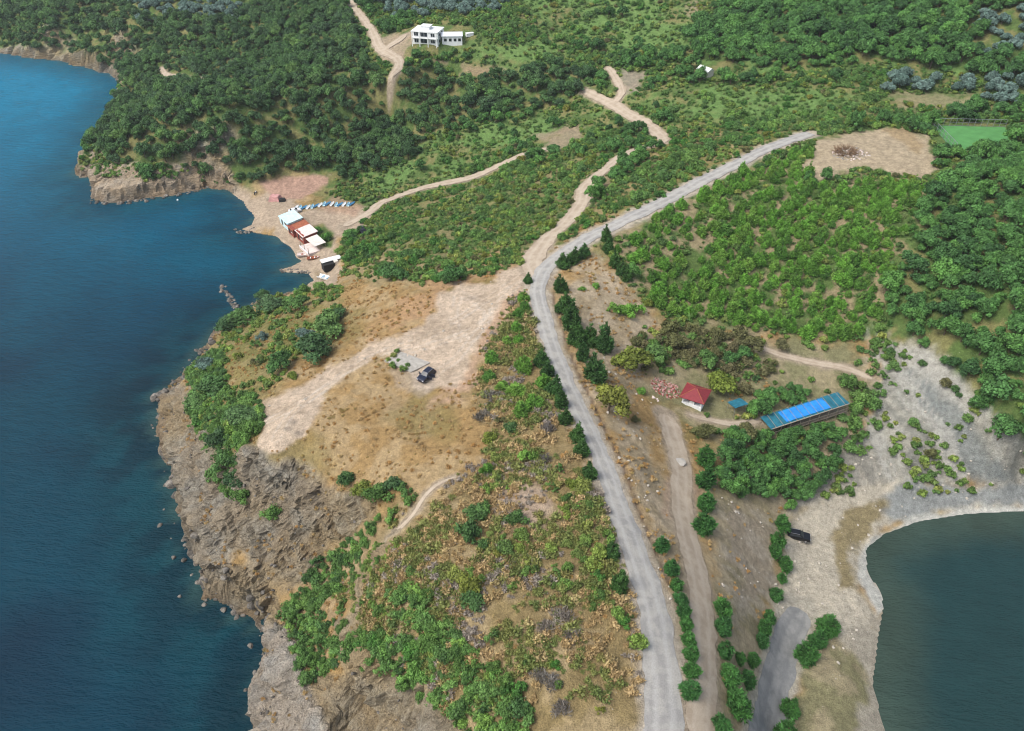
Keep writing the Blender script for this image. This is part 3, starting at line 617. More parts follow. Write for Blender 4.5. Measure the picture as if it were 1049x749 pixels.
mF = {
 'broad': foliage_material('broadleaf_foliage', [(0.083,0.167,0.039),(0.126,0.240,0.054),(0.067,0.141,0.045),(0.151,0.295,0.065),(0.110,0.210,0.065),(0.206,0.351,0.072)]),
 'maquis': foliage_material('maquis_foliage', [(0.059,0.125,0.047),(0.084,0.177,0.052),(0.050,0.104,0.044),(0.110,0.223,0.061),(0.071,0.135,0.061),(0.146,0.261,0.068)]),
 'wood': foliage_material('wood_foliage', [(0.068,0.165,0.045),(0.099,0.231,0.058),(0.051,0.125,0.040),(0.130,0.290,0.064),(0.080,0.188,0.058)]),
 'pine': foliage_material('pine_foliage', [(0.136,0.306,0.048),(0.176,0.368,0.057),(0.098,0.223,0.043),(0.193,0.344,0.063),(0.122,0.272,0.043)]),
 'conifer': foliage_material('conifer_foliage', [(0.052,0.125,0.033),(0.072,0.162,0.040),(0.062,0.146,0.042)]),
 'dense_conifer': foliage_material('row_conifer_foliage', [(0.061,0.171,0.040),(0.071,0.197,0.044),(0.049,0.145,0.040)]),
 'olive': foliage_material('olive_foliage', [(0.124,0.200,0.162),(0.164,0.242,0.208),(0.099,0.164,0.133)]),
 'scrub': foliage_material('scrub_foliage', [(0.124,0.214,0.048),(0.091,0.177,0.043),(0.227,0.302,0.063),(0.151,0.264,0.056),(0.102,0.189,0.053),(0.278,0.314,0.076),(0.112,0.202,0.063)]),
 'yellow': foliage_material('yellow_green_foliage', [(0.181,0.225,0.037),(0.143,0.205,0.035),(0.221,0.225,0.043)]),
 'khaki': foliage_material('khaki_foliage', [(.15,.145,.065),(.13,.14,.05),(.17,.155,.075)]),
 'bright': foliage_material('bright_foliage', [(0.070,0.197,0.032),(0.085,0.209,0.042),(0.060,0.162,0.032)]),
 'heath': foliage_material('grey_heath', [(0.215,0.190,0.171),(0.164,0.152,0.127),(0.253,0.215,0.177)], 0),
 'grass': foliage_material('dry_grass_blades', [(0.528,0.336,0.138),(0.456,0.276,0.103),(0.408,0.288,0.127),(0.552,0.396,0.196),(0.384,0.300,0.115)], .2, .25),
 'tuft_brown': foliage_material('brown_brush_tufts', [(0.405,0.288,0.137),(0.332,0.237,0.108),(0.467,0.338,0.171),(0.369,0.300,0.137)], 0, .3),
 'tuft_green': foliage_material('green_brush_tufts', [(0.163,0.201,0.057),(0.213,0.227,0.069),(0.125,0.168,0.046),(0.263,0.246,0.081)], 0, .3),
 'tuft_grey': foliage_material('grey_brush_tufts', [(0.312,0.269,0.225),(0.250,0.213,0.175),(0.350,0.306,0.250)], 0, .3),
 'heathtuft': foliage_material('brush_tufts', [(0.371,0.235,0.120),(0.254,0.188,0.120),(0.203,0.204,0.067),(0.456,0.296,0.150),(0.320,0.250,0.196),(0.151,0.173,0.053),(0.338,0.281,0.090)], 0, .4),
 'meadow': foliage_material('meadow_blades', [(0.103,0.202,0.050),(0.137,0.216,0.065),(0.080,0.173,0.043),(0.182,0.230,0.086)], .2, .35),
}
VAR = {}
def variants(kind, meshes): VAR[kind] = meshes
variants('broad', [crown('broad_crown', warp(dome(26, 1.75, 2.0, .34, .82, s, 1.2), s), 190, .34, 1.4, .35, .6, s, .7) for s in (1, 2, 3, 4, 5, 6)])
variants('bush', [crown('bush_crown', warp(dome(14, 1.1, 1.0, .26, .6, s, .15), s), 280, .25, 1.5, .35, .6, s, .7) for s in (11, 12, 13, 14, 15, 16)])
variants('pine', [crown('pine_crown', warp(cone(6, 1.35, 2.9, s, .5), s, .8), 300, .36, 2.4, .3, .66, s, .7) for s in (21, 22, 23, 24, 25)])
variants('conifer', [crown('conifer_crown', warp(cone(8, 1.35, 3.9, s, .4), s, .5), 340, .36, 2.6, .25, .7, s, .7) for s in (31, 32, 33, 34, 35)])
variants('olive', [crown('olive_crown', dome(12, 1.5, 1.5, .6, .9, s, .9), 130, .34, 1.5, .3, .85, s) for s in (41, 42)])
variants('scrub', [crown('scrub_clump', dome(5, .62, .6, .3, .52, s, .1), 190, .26, 1.3, .3, .78, s) for s in (51, 52, 53, 54)])
variants('heath', [crown('heath_clump', dome(7, .9, .5, .3, .5, s, .05), 330, .24, 4, .35, 0, s, .7) for s in (61, 62)])
variants('tuft', [crown('tuft', [(0, 0, -.08, .30), (.28, .1, -.1, .24), (-.2, .22, -.1, .22)], 300, .42, 4.5, .9, 0, s, .6) for s in (71, 72, 73)])
variants('lowtuft', [crown('low_tuft', dome(4, .35, .2, .16, .3, s, .02), 420, .17, 2, .5, .6, s, .5) for s in (81, 82, 83)])
TRUNK = {'broad': trunk_mesh('trunk', 2.4, .16, 4, 1), 'pine': trunk_mesh('trunk', 2.6, .09, 3, 2), 'conifer': trunk_mesh('trunk', 3.2, .11, 3, 3), 'olive': trunk_mesh('trunk', 1.9, .17, 4, 4)}
for t in TRUNK.values(): t.materials.append(bark)
_cache = {}
def coloured(kind, i, mat):
    k = (kind, i, mat)
    if k not in _cache:
        me = VAR[kind][i % len(VAR[kind])].copy(); me.materials.clear(); me.materials.append(mF[mat]); _cache[k] = me
    return _cache[k]
def plant(shape, mat, name, x, y, z, sc, rot, label, cat, group=None, sz=None, i=None):
    i = random.randrange(9) if i is None else i; sc3 = (sc, sc, sc*(sz or 1))
    if shape in TRUNK:
        e = bpy.data.objects.new(name, None); COL.objects.link(e); e.location = (x, y, z); e.rotation_euler = (0, 0, rot); e.scale = (sc3[0]*random.uniform(.9, 1.1), sc3[1]*random.uniform(.9, 1.1), sc3[2]*random.uniform(.82, 1.22)); e.rotation_euler = (random.gauss(0, .05), random.gauss(0, .05), rot); e.empty_display_size = .3
        tag(e, label, cat, group)
        for nm, me in (('trunk', TRUNK[shape]), ('crown', coloured(shape, i, mat))):
            c = bpy.data.objects.new(nm, me); COL.objects.link(c); c.parent = e
        return e
    o = bpy.data.objects.new(name, coloured(shape, i, mat)); COL.objects.link(o); o.location = (x, y, z); o.rotation_euler = (0, 0, rot); o.scale = (sc3[0]*random.uniform(.85, 1.15), sc3[1]*random.uniform(.85, 1.15), sc3[2]*random.uniform(.75, 1.25))
    tag(o, label, cat, group); return o

# plants nobody could count: one object, instances on points
def stuff(name, shape, mat, X, Y, Z_, sc, label, cat, szr=1):
    if not len(X): return
    proto = bpy.data.collections.new(name+'_shapes')
    for i in range(len(VAR[shape])):
        me = coloured(shape, i, mat)
        if shape in TRUNK:
            p = bpy.data.objects.new('shape', me.copy()); tr = TRUNK[shape]      # crown plus trunk in one mesh
            import bmesh
            bm = bmesh.new(); bm.from_mesh(me); n0 = len(bm.faces); bm.from_mesh(tr); bm.faces.ensure_lookup_table()
            for f in bm.faces[n0:]: f.material_index = 1
            bm.to_mesh(p.data); bm.free(); p.data.materials.append(bark)
        else: p = bpy.data.objects.new('shape', me)
        proto.objects.link(p)
    n = len(X); me = bpy.data.meshes.new(name); me.vertices.add(n); me.vertices.foreach_set('co', np.stack([X, Y, Z_], 1).astype(np.float32).ravel())
    r_ = np.random.default_rng(n)
    for nm, v in (('scl', sc), ('rot', r_.random(n)*6.283)):
        a = me.attributes.new(nm, 'FLOAT', 'POINT'); a.data.foreach_set('value', np.asarray(v, np.float32))
    a = me.attributes.new('pick', 'INT', 'POINT'); a.data.foreach_set('value', r_.integers(0, len(VAR[shape]), n).astype(np.int32))
    o = link(name, me, None, None, 'stuff', label, cat)
    g = bpy.data.node_groups.new(name+'_nodes', 'GeometryNodeTree'); g.interface.new_socket('Geometry', in_out='INPUT', socket_type='NodeSocketGeometry'); g.interface.new_socket('Geometry', in_out='OUTPUT', socket_type='NodeSocketGeometry')
    gi = g.nodes.new('NodeGroupInput'); go = g.nodes.new('NodeGroupOutput'); ip = g.nodes.new('GeometryNodeInstanceOnPoints'); ci = g.nodes.new('GeometryNodeCollectionInfo')
    ci.inputs[0].default_value = proto; ci.inputs['Separate Children'].default_value = True; ci.inputs['Reset Children'].default_value = True
    def attr(nm, t):
        x = g.nodes.new('GeometryNodeInputNamedAttribute'); x.data_type = t; x.inputs['Name'].default_value = nm; return x.outputs['Attribute']
    cx = g.nodes.new('ShaderNodeCombineXYZ'); g.links.new(attr('rot', 'FLOAT'), cx.inputs[2])
    g.links.new(gi.outputs[0], ip.inputs['Points']); g.links.new(ci.outputs[0], ip.inputs['Instance']); ip.inputs['Pick Instance'].default_value = True
    g.links.new(attr('pick', 'INT'), ip.inputs['Instance Index']); g.links.new(cx.outputs[0], ip.inputs['Rotation']); g.links.new(attr('scl', 'FLOAT'), ip.inputs['Scale'])
    g.links.new(ip.outputs[0], go.inputs[0]); md = o.modifiers.new('scatter', 'NODES'); md.node_group = g
    return o

def cand(sp, x0=-330, x1=330, y0=45, y1=520, seed=1, jit=.42):
    r_ = np.random.default_rng(seed); a = np.arange(x0, x1, sp); b = np.arange(y0, y1, sp*.87)
    X, Y = np.meshgrid(a, b); X[1::2] += sp/2; X = (X+r_.uniform(-jit, jit, X.shape)*sp).ravel(); Y = (Y+r_.uniform(-jit, jit, Y.shape)*sp).ravel()
    k = (np.abs(X) < 40+.72*Y) & (bil(Dg, X, Y) > .8); X, Y = X[k], Y[k]; Z_ = height(X, Y); px, py = proj(X, Y, Z_)
    k = (px > -70) & (px < 1120) & (py > -90) & (py < 830)
    return X[k], Y[k], Z_[k], px[k], py[k]
def zz(polys, px, py, soft=5):
    r = np.zeros(px.shape)
    for p in (polys if isinstance(polys[0], list) else [polys]): r = np.maximum(r, zone(p, soft, 0, px, py))
    return r
forestA = [(-90,-90),(345,-90),(350,5),(368,30),(378,55),(395,90),(430,72),(480,80),(540,78),(565,62),(600,75),(612,95),(598,98),(560,112),(500,120),(440,135),(420,165),(370,178),(330,182),(290,180),(262,186),(240,184),(215,178),(170,168),(140,170),(108,166),(97,150),(112,115),(128,92),(60,60),(-60,50)]
woodR = [(965,188),(1000,165),(1030,150),(1120,150),(1120,492),(1060,480),(1018,446),(988,408),(945,362),(915,345),(898,320),(905,290),(925,262),(935,240),(945,215)]
pineZ = [(630,262),(618,240),(650,228),(700,208),(750,185),(800,160),(828,148),(826,185),(850,192),(880,184),(915,187),(950,192),(965,192),(945,215),(930,245),(905,285),(895,318),(885,345),(850,352),(800,338),(760,340),(700,325),(672,318),(660,300),(650,285)]
pineSparse = [(618,262),(650,225),(725,210),(745,240),(700,275),(660,300)]
backF = [[(725,-90),(1120,-90),(1120,100),(1049,100),(1010,80),(900,62),(800,75),(740,62),(700,40),(735,20)]]
backS = [(640,55),(700,40),(740,62),(800,75),(860,80),(900,110),(850,118),(800,118),(720,128),(670,112),(645,100),(668,85)]
oliveZ = [[(378,-90),(530,-90),(520,8),(500,12),(480,16),(440,16),(425,14),(405,20),(385,5)], [(995,15),(1120,10),(1120,65),(1010,60)], [(970,82),(1120,85),(1120,108),(1010,112),(975,102)], [(905,72),(965,76),(965,98),(910,96)], [(130,-10),(240,-30),(245,22),(140,18)]]
midscrub = [(372,236),(400,218),(440,205),(490,196),(530,180),(575,162),(640,152),(650,160),(630,168),(600,178),(590,198),(575,225),(545,248),(520,262),(470,272),(440,285),(395,290),(350,285),(348,262),(372,250)]
betw = [(600,235),(615,200),(640,180),(690,145),(740,128),(820,126),(790,145),(740,170),(700,188),(650,212)]
gully = [[(400,530),(378,562),(352,598),(335,612),(330,640),(345,662),(400,645),(395,680),(350,690),(310,700),(300,665),(288,632),(312,592),(345,562),(380,530)],
         [(400,610),(430,605),(465,640),(505,690),(545,725),(548,830),(500,830),(460,735),(410,705),(380,690),(395,660),(420,645)],
         [(192,375),(225,362),(238,400),(268,412),(272,440),(245,462),(238,515),(225,500),(210,455),(195,425)]]
dense1 = [(737,462),(765,435),(775,402),(825,395),(842,404),(785,436),(792,450),(850,440),(868,455),(850,488),(830,515),(810,522),(780,508),(752,512),(737,492)]
khak = [(650,345),(700,335),(760,345),(800,370),(790,392),(760,405),(725,380),(690,378),(655,385)]
bare = [[(395,52),(420,60),(480,66),(520,75),(480,80),(450,65)], [(385,35),(410,33),(425,24),(482,26),(485,52),(425,56),(405,66),(392,62)], [(838,140),(870,136),(910,130),(950,138),(962,165),(950,182),(915,178),(880,172),(840,187),(822,175)],
        [(952,126),(1030,126),(1035,158),(985,158),(960,150)], [(545,140),(590,130),(600,142),(565,155)], [(635,72),(662,74),(652,90),(640,92)], [(262,188),(290,178),(335,175),(345,190),(330,200),(372,208),(372,235),(350,245),(345,292),(318,298),(280,285),(240,235),(250,205),(235,190)],
        [(690,385),(735,380),(740,425),(690,425),(655,415),(650,388)], [(785,425),(860,402),(875,415),(790,450)], Z['lot'], [(910,98),(1000,96),(1000,110),(935,110)], [(708,62),(738,62),(738,82),(708,82)]]
def mix_keep(X, Y, px, py, dens, seed, margin=1.0):
    r_ = np.random.default_rng(seed)
    return (r_.random(X.shape) < dens) & (bil(RD, X, Y) > margin) & (bil(RD, X, Y+2.2) > margin*.5) & (zz(bare, px, py, 2) < .5)
def split(n_near, X, Y, Z_, px, py, sc):
    """the plants that show largest first (inside the frame), the rest apart"""
    ins = (px > 2) & (px < 1047) & (py > 6) & (py < 745); d = np.sqrt(X**2+Y**2+(CAMH-Z_)**2)/sc; d = np.where(ins, d, 1e9)
    o = np.argsort(d); return o[:n_near], o[n_near:]
def populate(shape, mat, name, stuffname, cset, dens, seed, smin, smax, n_near, label, cat, group, slabel, margin=1.0, sink=.1, sz=1):
    X, Y, Z_, px, py = cset; k = mix_keep(X, Y, px, py, dens, seed, margin); X, Y, Z_, px, py = X[k], Y[k], Z_[k]-sink, px[k], py[k]
    r_ = np.random.default_rng(seed+5); sc = smin+(smax-smin)*r_.random(len(X))**1.6
    if n_near and len(X) <= n_near: near, rest = np.arange(len(X)), []
    else: near, rest = split(n_near, X, Y, Z_, px, py, sc) if n_near else ([], np.arange(len(X)))
    q1, q2 = (np.quantile(sc[near], [.33, .67]) if len(near) > 30 else (-1, 9e9))
    for i in near:
        d_ = [(px[i]-a)**2+((py[i]-b)*1.5)**2 for a, b, _ in LAND]; sz_ = 'small ' if sc[i] < q1 else 'large ' if sc[i] > q2 else ''
        lb_ = sz_+SHORT[label]+', nearest the '+LAND[int(np.argmin(d_))][2] if label in SHORT else label
        plant(shape, mat, name, X[i], Y[i], Z_[i], sc[i], r_.random()*6.28, lb_, cat, group, sz)
    if len(rest): stuff(stuffname, shape, mat, X[rest], Y[rest], Z_[rest], sc[rest], slabel, cat)
    print(name, len(X), 'near', len(near))
    return X, Y

LAND = [(300,230,'beach shacks'),(330,210,'row of small boats'),(445,35,'white house'),(722,73,'white cottage'),(870,157,'branch pile'),(990,142,'green pitch'),(555,283,'road junction'),(712,395,'red roofed hut'),(828,428,'blue shed'),(437,388,'open dark blue car'),(817,551,'black car'),
 (480,183,'beach track'),(680,143,'northern track end'),(385,50,'upper hill track'),(150,200,'headland cliff tip'),(215,80,'headland footpath'),(60,60,'far left shore'),(900,30,'top right forest'),(700,196,'upper grey road'),(950,420,'eroded slope'),(1049,300,'right hand wood'),(280,510,'ochre cliff'),(300,680,'white southern cliff'),(410,545,'thin footpath'),(480,740,'southern cliff edge'),(230,430,'western cliff top'),(830,371,'hillside footpath'),(1049,180,'pitch corner wood'),(900,280,'middle of the pine slope')]
SHORT = {'dark green tree in the dense wood covering the headland above the bay': 'dark tree of the headland wood', 'fresh green tree in the dense wood above the grey eroded slope': 'fresh green tree of the dense right wood',
 'round grey green olive tree in the groves along the far hills': 'grey green olive tree', 'young bright green pine in the plantation on the slope below the grey road': 'bright young plantation pine',
 'rounded green bush in the scrub between the tracks and the far hill': 'rounded green field bush', 'dark green bush in the thicket running down the cliff gully': 'green thicket bush', 'dark green tree in the grove around the long blue covered shed': 'green grove tree',
 'leafy tree standing in a clump among the fields beyond the junction': 'leafy tree in a field clump', 'soft green bush among the dry grass of the southern slope': 'soft green bush on the dry slope'}
LAND += [(621,562,'lone roadside conifer'),(560,650,'grey twiggy shrubs'),(500,720,'bright green bush'),(525,500,'bare pink patch'),(440,600,'gully edge'),(640,690,'wide end of the road')]
C30 = cand(3.1, seed=2); px, py = C30[3], C30[4]
dA = zz(forestA, px, py); dO = zz(oliveZ, px, py); dR = zz(woodR, px, py); dP = zz(pineZ, px, py); dSp = zz(pineSparse, px, py); dB = zz(backF, px, py); dBs = zz(backS, px, py)
cl = fbm(C30[0], C30[1], 16, 3, 101)
topleft = zz([(-90,-90),(345,-90),(330,0),(240,40),(130,75),(60,58),(-60,50)], px, py)
populate('broad', 'maquis', 'woodland_tree', 'headland_wood', C30, dA*(1-dO)*(.93-.3*topleft*sst(.5, .6, cl)), 1, .5, 1.3, 300, 'dark green tree in the dense wood covering the headland above the bay', 'tree', 'trees of the headland wood', 'dense dark green wood over the headland and the hill behind it', .6)
populate('broad', 'wood', 'broadleaf_tree', 'hillside_wood', C30, dR*(1-dP)*(1-dO)*.92, 2, .5, 1.35, 300, 'fresh green tree in the dense wood above the grey eroded slope', 'tree', 'trees of the wood above the eroded slope', 'dense green wood on the slope beside the pine plantation', .6)
populate('broad', 'wood', 'forest_tree', 'distant_forest', C30, dB*(1-dO)*.95, 3, .6, 1.5, 0, '', 'trees', '', 'dense green forest across the hill behind the sports field')
populate('olive', 'olive', 'olive_tree', 'olive_grove', cand(4.3, seed=8), zz(oliveZ, *cand(4.3, seed=8)[3:])*.92, 4, .8, 1.25, 300, 'round grey green olive tree in the groves along the far hills', 'olive tree', 'olive trees of the far groves', 'further grey green olive trees')
C27 = cand(2.7, seed=12); px, py = C27[3], C27[4]
dP = zz(pineZ, px, py); dSp = zz(pineSparse, px, py); cl = fbm(C27[0], C27[1], 9, 3, 111)
populate('pine', 'pine', 'pine_tree', 'pine_plantation', C27, dP*(1-.5*dSp)*(.97-.5*sst(.62, .7, cl)), 5, .65, 1.3, 300, 'young bright green pine in the plantation on the slope below the grey road', 'pine tree', 'young pines of the plantation', 'the upper pines of the young plantation', 1.5)
# loose trees and bushes over the northern fields
C22 = cand(2.2, y0=120, seed=15); px, py = C22[3], C22[4]
dA = zz(forestA, px, py); dR = zz(woodR, px, py); dP = zz(pineZ, px, py); dB = np.maximum(zz(backF, px, py), 0); dBs = zz(backS, px, py); dM = zz(midscrub, px, py); dBt = zz(betw, px, py); dO = zz(oliveZ, px, py)
north = zone(Z['north'], 4, 0, px, py); free = (1-dA)*(1-dR)*(1-dB)*(1-dP)*(1-dO)*north
cl = fbm(C22[0], C22[1], 14, 4, 121)
mdw = zz(MEADOW, px, py, 6); free = free*(1-.8*mdw)
slopes_ = zz([(895,345),(990,395),(1060,455),(1120,500),(860,500),(880,430)], px, py)
val = (px > 640) & (py > 320)
populate('bush', 'broad', 'leafy_bush', 'field_bushes', C22, free*(~val)*(1-dM*.6)*(.06+.72*sst(.46, .6, cl))*(bil(RD, C22[0], C22[1]) > 1.4), 6, .55, 1.35, 300, 'rounded green bush in the scrub between the tracks and the far hill', 'bush', 'bushes in the scrub north of the junction', 'rounded green bushes over the far fields', .5)
populate('broad', 'wood', 'field_tree', 'field_trees', C22, free*(~((px > 640) & (py > 320)))*(1-dM)*(1-dBt)*.4*sst(.54, .64, fbm(C22[0], C22[1], 18, 4, 129)), 61, .5, 1.2, 300, 'leafy tree standing in a clump among the fields beyond the junction', 'tree', 'trees in clumps over the far fields', 'trees in clumps over the far fields', .8)
populate('bush', 'khaki', 'khaki_bush', 'khaki_bushes', C22, free*(~val)*.05, 17, .4, .9, 0, '', 'bushes', '', 'dull khaki bushes sprinkled through the scrub', .5)
populate('bush', 'bright', 'bright_bush', 'bright_bushes', C22, free*(~val)*(.04+.25*sst(.55,.7,fbm(C22[0], C22[1], 20, 3, 128))), 18, .5, 1.2, 0, '', 'bushes', '', 'bright green bushes in patches of the far fields', .5)
populate('bush', 'yellow', 'yellow_bush', 'yellow_bushes', C22, free*(~val)*.07, 16, .5, 1.2, 0, '', 'bushes', '', 'yellow green bushes sprinkled through the scrub', .5)
C13 = cand(1.45, y0=110, seed=22); px, py = C13[3], C13[4]
dA = zz(forestA, px, py); dR = zz(woodR, px, py); dP = zz(pineZ, px, py); dB = zz(backF, px, py); north = zone(Z['north'], 4, 0, px, py); dBt = zz(betw, px, py); dM = zz(midscrub, px, py); dK = zz(khak, px, py)
val = (px > 640) & (py > 335); sl2 = zz([(895,345),(1000,395),(1120,455),(1120,510),(840,510),(870,440)], px, py)
cl = fbm(C13[0], C13[1], 6, 4, 131)
mdw = zz(MEADOW, px, py, 6)
dens = (1-.75*mdw)*north*(1-dA)*(1-dR*.9)*(1-dB)*(1-.7*dP)*(~val)*(.22+.55*sst(.42, .6, cl))
dens = np.where(dM > .5, dM*(.12+.62*sst(.45, .58, cl)), dens); dens = np.maximum(dens*(1-dBt), dBt*.42*sst(.4, .55, cl))
hs = zone(Z['headland_s'], 4, 0, px, py); dens = np.maximum(dens, hs*.55*sst(.42, .56, cl))
valz = zz([(640,335),(900,335),(905,400),(870,470),(760,520),(735,470),(700,430),(650,400)], px, py); dens = np.maximum(dens*(1-valz), valz*.30*sst(.42, .6, cl))
dens = np.maximum(dens, sl2*(.04+.7*sst(.54, .6, fbm(C13[0], C13[1], 11, 4, 137)))); bank = zz([(730,500),(790,520),(800,560),(780,640),(760,749),(728,749),(732,640)], px, py); dens = np.maximum(dens, bank*.3*sst(.44, .58, cl))
populate('scrub', 'scrub', 'scrub_bush', 'scrub', C13, dens, 7, .6, 1.35, 0, '', 'scrub', '', 'low green and yellow green scrub over the hills and fields', .3, .05)
populate('bush', 'broad', 'slope_bush', 'slope_bushes', C22, zz([[(880,340),(930,360),(905,420),(895,460),(865,480),(860,430)], [(985,400),(1010,400),(1060,440),(1120,460),(1120,480),(1050,475),(1000,440)], [(745,515),(770,520),(785,560),(775,600),(745,560)]], C22[3], C22[4], 8)*.5, 66, .5, 1.2, 300, 'green bush along the edge of the grey eroded slope', 'bush', 'bushes along the eroded slope', 'b', .5)
# gully and ledges of the cliffs
C16 = cand(1.45, x0=-110, x1=20, y0=50, y1=200, seed=25); px, py = C16[3], C16[4]
populate('bush', 'broad', 'cliff_bush', 'gully_thicket', C16, zz(gully, px, py, 4)*.95, 8, .55, 1.05, 300, 'dark green bush in the thicket running down the cliff gully', 'bush', 'bushes of the cliff gully thicket', 'dark thicket in the cliff gully', .3, .2)
C19 = cand(2.1, x0=20, x1=110, y0=80, y1=170, seed=27); px, py = C19[3], C19[4]
populate('broad', 'wood', 'grove_tree', 'grove', C19, zz(dense1, px, py, 3)*.9, 9, .5, .85, 300, 'dark green tree in the grove around the long blue covered shed', 'tree', 'trees of the grove by the blue shed', 'grove', .8)
populate('bush', 'broad', 'leafy_bush', 'hut_brush', C19, zz(khak, px, py, 3)*.35, 19, .6, 1.2, 300, 'green bush among the khaki brush on the slope behind the hut', 'bush', 'green bushes behind the hut', 'g', .5)
populate('bush', 'khaki', 'khaki_bush', 'khaki_brush', C19, zz(khak, px, py, 3)*.55, 10, .8, 1.4, 300, 'dull khaki bush with thin leaves on the slope behind the hut', 'bush', 'khaki bushes behind the hut', 'khaki', .5)
C2s = cand(1.9, x0=-60, x1=40, y0=55, y1=140, seed=71)
nD = fbm(C2s[0], C2s[1], 8, 4, 305)
populate('bush', 'scrub', 'green_bush', 'x', C2s, zz([[(405,530),(500,470),(560,480),(615,500),(640,560),(655,640),(650,749),(650,830),(450,830),(400,690),(345,610)]], C2s[3], C2s[4], 8)*.4*sst(.5, .58, nD), 72, .35, 1.0, 300, 'soft green bush among the dry grass of the southern slope', 'bush', 'soft green bushes of the southern slope', 'x', .6)
populate('bush', 'scrub', 'gully_bush', 'gully_scrub', C16, zz([[(398,535),(415,545),(405,575),(375,625),(352,655),(335,640),(345,610),(375,570)], [(735,520),(775,540),(790,600),(765,640),(735,620)]], C16[3], C16[4], 4)*.55, 75, .3, .8, 300, 'low olive bush on the bare strip between gully and footpath', 'bush', 'low bushes on the gully rim', 'x', .5)
# ground cover: dry grass and brush
C07 = cand(.72, x0=-90, x1=60, y0=55, y1=215, seed=33); px, py = C07[3], C07[4]
brushz = zz([[(405,520),(470,492),(500,470),(500,440),(490,400),(505,350),(530,300),(545,300),(560,350),(600,440),(615,500),(640,560),(655,640),(660,749),(660,830),(450,830),(400,690),(345,610),(375,562),(400,530)]], px, py, 10)
cl = fbm(C07[0], C07[1], 5, 4, 141)
steep = bil(slope_g, C07[0], C07[1])
k0 = (steep < .9)
nA = fbm(C07[0], C07[1], 7, 4, 301); nB = fbm(C07[0], C07[1], 6, 4, 302); nC = fbm(C07[0], C07[1], 9, 4, 303); den_ = brushz*k0*(.25+.5*sst(.38, .56, cl))
populate('lowtuft', 'tuft_brown', 'brush_tuft', 'brown_brush', C07, den_*(.1+.7*sst(.46, .56, nA)), 11, .7, 2.2, 0, '', 'brush', '', 'low golden brown brush over the southern slope', .5, .0)
populate('lowtuft', 'tuft_green', 'brush_tuft', 'green_brush', C07, den_*.9*sst(.44, .54, nB), 41, .7, 2.4, 0, '', 'brush', '', 'low olive green brush over the southern slope', .5, .0)
populate('lowtuft', 'tuft_grey', 'brush_tuft', 'grey_brush', C07, den_*.55*sst(.55, .62, nC), 42, .7, 2.0, 0, '', 'brush', '', 'low grey dry brush over the southern slope', .5, .0)
C08 = cand(.8, x0=-95, x1=75, y0=60, y1=300, seed=35); px, py = C08[3], C08[4]
gr = (1-zone(Z['north'], 5, 0, px, py))*(1-zz([[(405,520),(500,470),(500,400),(530,300),(560,350),(615,500),(655,640),(660,830),(450,830),(345,610)]], px, py, 10)*.7)*(px < 800)
cl = fbm(C08[0], C08[1], 4, 4, 151); steep = bil(slope_g, C08[0], C08[1])
populate('lowtuft', 'grass', 'grass_tuft', 'dry_grass', C08, gr*(.05+.24*sst(.42, .62, cl))*(steep < 1.2)*(1-zz([(730,470),(800,540),(900,500),(900,749),(780,749),(730,640)], px, py, 5)*.8), 12, .5, 1.15, 0, '', 'grass', '', 'dry orange brown grass tufts over the plateau and verges', .9, .0)
C15 = cand(1.5, x0=-230, x1=330, y0=150, y1=470, seed=36); px, py = C15[3], C15[4]
populate('tuft', 'meadow', 'grass_tuft', 'meadow_grass', C15, zone(Z['north'], 5, 0, px, py)*(1-zz(forestA, px, py))*(1-zz(backF, px, py))*.35*(1-zz([(900,350),(1120,470),(1120,520),(850,520)], px, py)), 13, .8, 1.8, 0, '', 'grass', '', 'rough green grass between the bushes of the far fields', .3, .0)

# ------------------------------------------------------------------ the trees and bushes one can point at
ORD = ['first', 'second', 'third', 'fourth', 'fifth', 'sixth', 'seventh', 'eighth', 'ninth', 'tenth', 'eleventh', 'twelfth', 'thirteenth', 'fourteenth', 'fifteenth', 'sixteenth', 'seventeenth', 'eighteenth', 'nineteenth', 'twentieth',
       'twenty first', 'twenty second', 'twenty third', 'twenty fourth', 'twenty fifth', 'twenty sixth', 'twenty seventh', 'twenty eighth']
def pxm(x, y, z): return FPX/(y*CP-(z-CAMH)*SP)
DIA = {'conifer': 3.0, 'pine': 3.0, 'broad': 4.4, 'bush': 3.0, 'heath': 2.4, 'olive': 4.2, 'scrub': 1.9}
CZ = {'conifer': 1.7, 'pine': 1.5, 'broad': 2.4, 'bush': .8, 'heath': .4, 'olive': 2.0, 'scrub': .5}
def place(shape, mat, name, cx, cy, dpx, label, cat, group, sz=1):
    x, y = G(cx, cy+4)
    for _ in range(2):
        z = float(height(np.array([x]), np.array([y]))[0]); m = pxm(x, y, z); sc = dpx/m/DIA[shape]
        x, y = G(cx, cy+CZ[shape]*sc*sz*m*.68)
    z = float(height(np.array([x]), np.array([y]))[0])
    plant(shape, mat, name, x, y, z-.08, sc, random.random()*6.28, label, cat, group, sz)
def row(shape, mat, name, cat, group, text, pts, sz=1):
    """text holds {o}: the ordinal in the order listed"""
    for i, p in enumerate(pts):
        place(shape, p[3] if len(p) > 3 else mat, name, p[0], p[1], p[2], text.format(o=ORD[i]), cat, group, sz)
row('conifer', 'dense_conifer', 'conifer_tree', 'conifer', 'conifers between the grey road and the dirt lane', 'dark conifer, {o} from the north in the row between grey road and dirt lane',
    [(677,557,18),(687,580,18),(692,597,16),(696,611,16),(700,625,16),(703,639,16),(705,653,17),(707,668,17),(708,684,18),(706,703,22)], .8)
